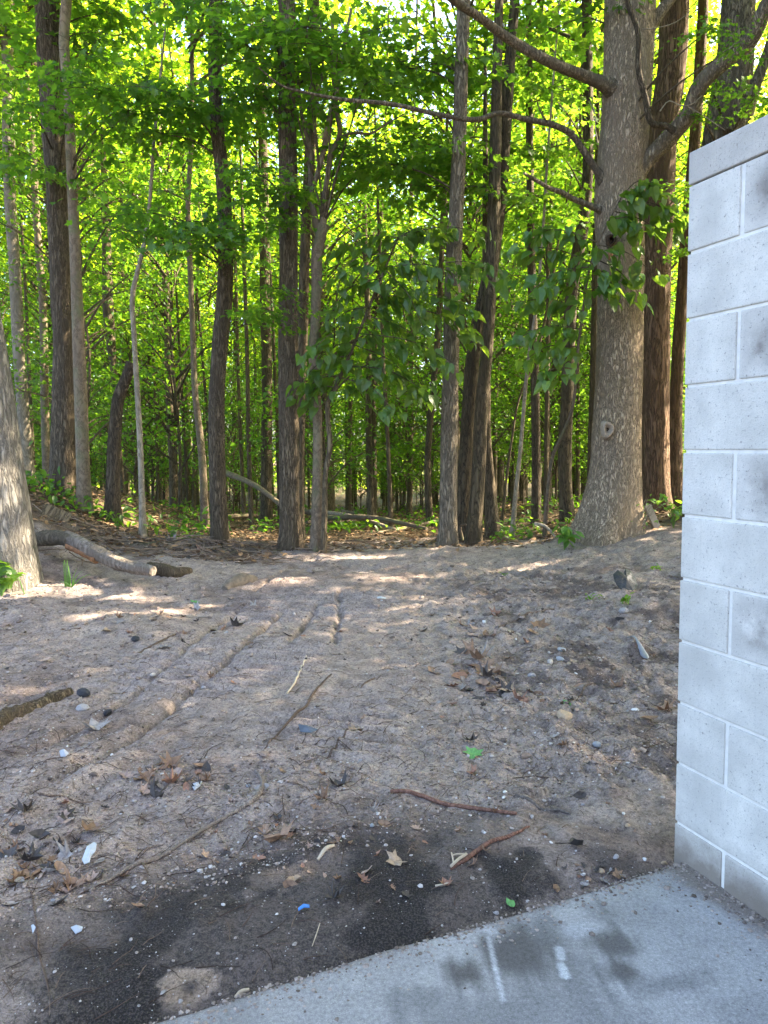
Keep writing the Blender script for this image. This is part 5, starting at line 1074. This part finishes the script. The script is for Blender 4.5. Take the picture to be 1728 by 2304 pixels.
# black plastic sheet sticking out of the slope
c = on_ground(1404, 1335); Yc = c[1]; ol = [(1380, 1292), (1390, 1282), (1404, 1290), (1408, 1279), (1420, 1285), (1430, 1300), (1434, 1318), (1424, 1330), (1405, 1332), (1396, 1325), (1384, 1308)]
P = np.array([at(a, b, Yc - .05 + .25 * (1332 - b) / 50) - c for a, b in ol]); n = len(P); ce = P.mean(0) + [0, -.05, .02]; V = np.vstack([P, ce, P + [0, .012, -.006], ce + [0, .012, -.006]])
F = [(i, (i + 1) % n, n) for i in range(n)] + [((i + 1) % n + n + 1, i + n + 1, 2 * n + 1) for i in range(n)]; S = [(i, i + n + 1, (i + 1) % n + n + 1, (i + 1) % n) for i in range(n)]
tag(obj('plastic_sheet', mesh('plastic_sheet', V, [np.array(F), np.array(S)]), M['blackp'], None, c), 'torn piece of black plastic sheet standing in the slope near the wall', 'plastic')
# spoon shaped scrap of metal with a long tapering handle
P = np.array([on_ground(*p) + [0, 0, .02] for p in ((1412, 1448), (1428, 1458), (1440, 1466), (1450, 1474), (1456, 1481))]); c = P.mean(0); Q = spline(P - c, 20); mb = MB(); wv = np.interp(np.linspace(0, 1, 20), [0, .4, .6, .82, .95, 1], [.006, .007, .016, .026, .018, .004])
V, F = tube(Q, wv, 10); V = V.reshape(20, 10, 3); V[..., 2] = Q[:, None, 2] + (V[..., 2] - Q[:, None, 2]) * .35; mb.add(V.reshape(-1, 3), F); tag(obj('metal_spatula', mb.mesh('metal_spatula', True), simple('dull_metal', (.17, .18, .20), .45, .15, 20, .2, .002, .5), None, c), 'dull grey spoon shaped piece of metal half buried near the wall', 'utensil')

# ------------------------------------------------------------------ small plants and stubs
M['grass'] = leaf_material('bright_blade', [(.07, .17, .03), (.10, .22, .04)], ((.22, .42, .04), (.32, .5, .06)))
def seedling(name, px, py, h, n, size, t, label, cat, mat, seed, spread=.6, droop=-.3):
    r = np.random.default_rng(seed); q = on_ground(px, py); root = empty(name, q, label, cat); mb = MB()
    ns = max(1, n // 5); tips = []
    for i in range(ns):
        a = r.uniform(0, 6.28); e = np.array([math.cos(a) * h * spread * r.uniform(.2, 1), math.sin(a) * h * spread * r.uniform(.2, 1), h * r.uniform(.6, 1)])
        S_ = spline([np.zeros(3), e * [.3, .3, .6], e], 7); add_tube(mb, S_, np.linspace(.005, .002, 7), 4, False); tips.append(S_)
    obj('stem', mb.mesh('stem', True), M['grass'], root)
    for i in range(n):
        S_ = tips[i % ns]; k = r.integers(3, 7); me = mesh('leaf', *leaves(t, np.zeros((1, 3)), np.zeros(1), np.zeros(1), np.zeros(1), np.ones(1))) if i == 0 else me
        o = obj('leaf', me, mat if i == 0 else None, root); o.location = S_[k] + r.normal(0, .012, 3); s_ = size * r.uniform(.6, 1.2); o.scale = (s_, s_, s_); o.rotation_euler = (r.normal(droop, .4), r.normal(0, .3), r.uniform(0, 6.28))
    return root
seedling('maple_seedling', 55, 1335, .32, 9, .13, MAPLE, 'yellow green maple seedling in the sun at the foot of the grey left trunk', 'seedling', M['leaf_low'], 1, .7)
seedling('maple_seedling', 5, 1340, .25, 6, .13, MAPLE, 'dark green maple seedling cut by the left frame edge', 'seedling', M['leaf_low'], 2)
seedling('leafy_plant', 1270, 1240, .36, 34, .13, OVAL, 'bushy bright green plant growing at the left foot of the big maple', 'plant', M['grass'], 3, .45)
seedling('leafy_plant', 1515, 1190, .42, 40, .11, OVAL, 'yellow green plant between the big maple and the block wall', 'plant', M['grass'], 4, .5)
seedling('weed', 1400, 1362, .10, 14, .06, OVAL, 'little green weed under the black plastic', 'weed', M['leaf_low'], 5, 1.2)
seedling('weed', 1330, 1348, .06, 10, .05, OVAL, 'low green weed left of the black plastic', 'weed', M['leaf_low'], 6, 1.4)
seedling('weed', 1485, 1283, .08, 10, .06, OVAL, 'low green weed close to the wall right of the black plastic', 'weed', M['leaf_low'], 7, 1.4)
seedling('weed', 1140, 1298, .06, 12, .05, OVAL, 'low weed in the sun streak on the far slope', 'weed', M['leaf_low'], 8, 1.6)
seedling('fern', 155, 1140, .35, 26, .12, OVAL, 'green ferny plant at the foot of the furrowed oak', 'plant', M['leaf_low'], 9, .9)
seedling('fern', 265, 1190, .3, 26, .11, OVAL, 'green plant on the bank below the snapped dead trunk', 'plant', M['leaf_low'], 10, .9)
# bright green blade stub
q = on_ground(152, 1322); root = empty('cut_stalk', q, 'upright bright green cut stalk with a few grass blades beside the left trunk', 'plant')
mb = MB()
for dx, w, hh in ((-.022, .007, .24), (-.010, .008, .26), (.004, .008, .23), (.016, .007, .26), (.026, .006, .20)): add_tube(mb, spline([(dx, .004 * dx, -.03), (dx * 1.15, 0, hh * .5), (dx * 1.0 - .012, .01, hh)], 8), np.linspace(w, w * .35, 8), 6, False)
obj('stalk', mb.mesh('stalk', True), M['grass'], root)
for k, (dx, dz) in enumerate(((.12, .16), (.2, .13), (.07, .19), (-.1, .06))):
    mb = MB(); add_tube(mb, spline([(.05, -.02, 0), (.05 + dx * .5, -.03, dz * .7), (.05 + dx, -.04, dz)], 6), np.linspace(.006, .001, 6), 4); obj('blade', mb.mesh('blade'), M['grass'], root)
# dry twig tuft and leaning plank at the right foot of the big maple
q = np.array(at(1428, 1208, 9.0)); q[2] = float(gh(q[0], q[1])); root = empty('dry_brush', q, 'tuft of pale dry sprouts fanned out at the right foot of the big maple', 'brush'); rr = np.random.default_rng(5)
for i in range(26):
    a = rr.uniform(-1.0, 1.0); L = rr.uniform(.2, .5); mb = MB(); add_tube(mb, spline([(.1 * a, rr.normal(0, .04), -.02), (.1 * a + .15 * a * L, rr.normal(0, .05), L * .5), (.1 * a + .75 * a * L - .12 * L, -.05, L * .9)], 7), np.linspace(.007, .002, 7), 5, False); obj('sprout', mb.mesh('sprout', True), M['bark_pale'], root)
me = None
for i in range(18):
    if me is None: me = mesh('leaf', *leaves(OVAL, np.zeros((1, 3)), np.zeros(1), np.zeros(1), np.zeros(1), np.ones(1))); me.materials.append(M['grass'])
    o = obj('leaf', me, None, root); o.location = (rr.normal(0, .13), -.06 + rr.normal(0, .04), rr.uniform(.05, .5)); s_ = rr.uniform(.04, .08); o.scale = (s_, s_, s_); o.rotation_euler = (rr.normal(-.4, .4), rr.normal(0, .4), rr.uniform(0, 6.28))
q = at(1478, 1188, 9.15); pk = rbox(-.045, .045, -.015, .015, -.03, .30, .006); o = obj('plank', pk, simple('weathered_plank', (.30, .25, .20), .9, .25, 20, .6, .004), None, (q[0], q[1], float(gh(q[0], q[1])))); o.rotation_euler = (-.15, -.38, .2); tag(o, 'short weathered plank leaning at the right foot of the big maple', 'plank')
q = on_ground(120, 1118); tag(obj('bark_slab', rbox(-.17, .17, -.02, .02, -.05, .16, .015), M['bark_back'], None, (at(118, 1112, 9.3)[0], 9.3, float(gh(at(118, 1112, 9.3)[0], 9.3)))), 'pale slab of bark propped on the bank in front of the furrowed oak', 'bark').rotation_euler = (-.5, .45, .2)
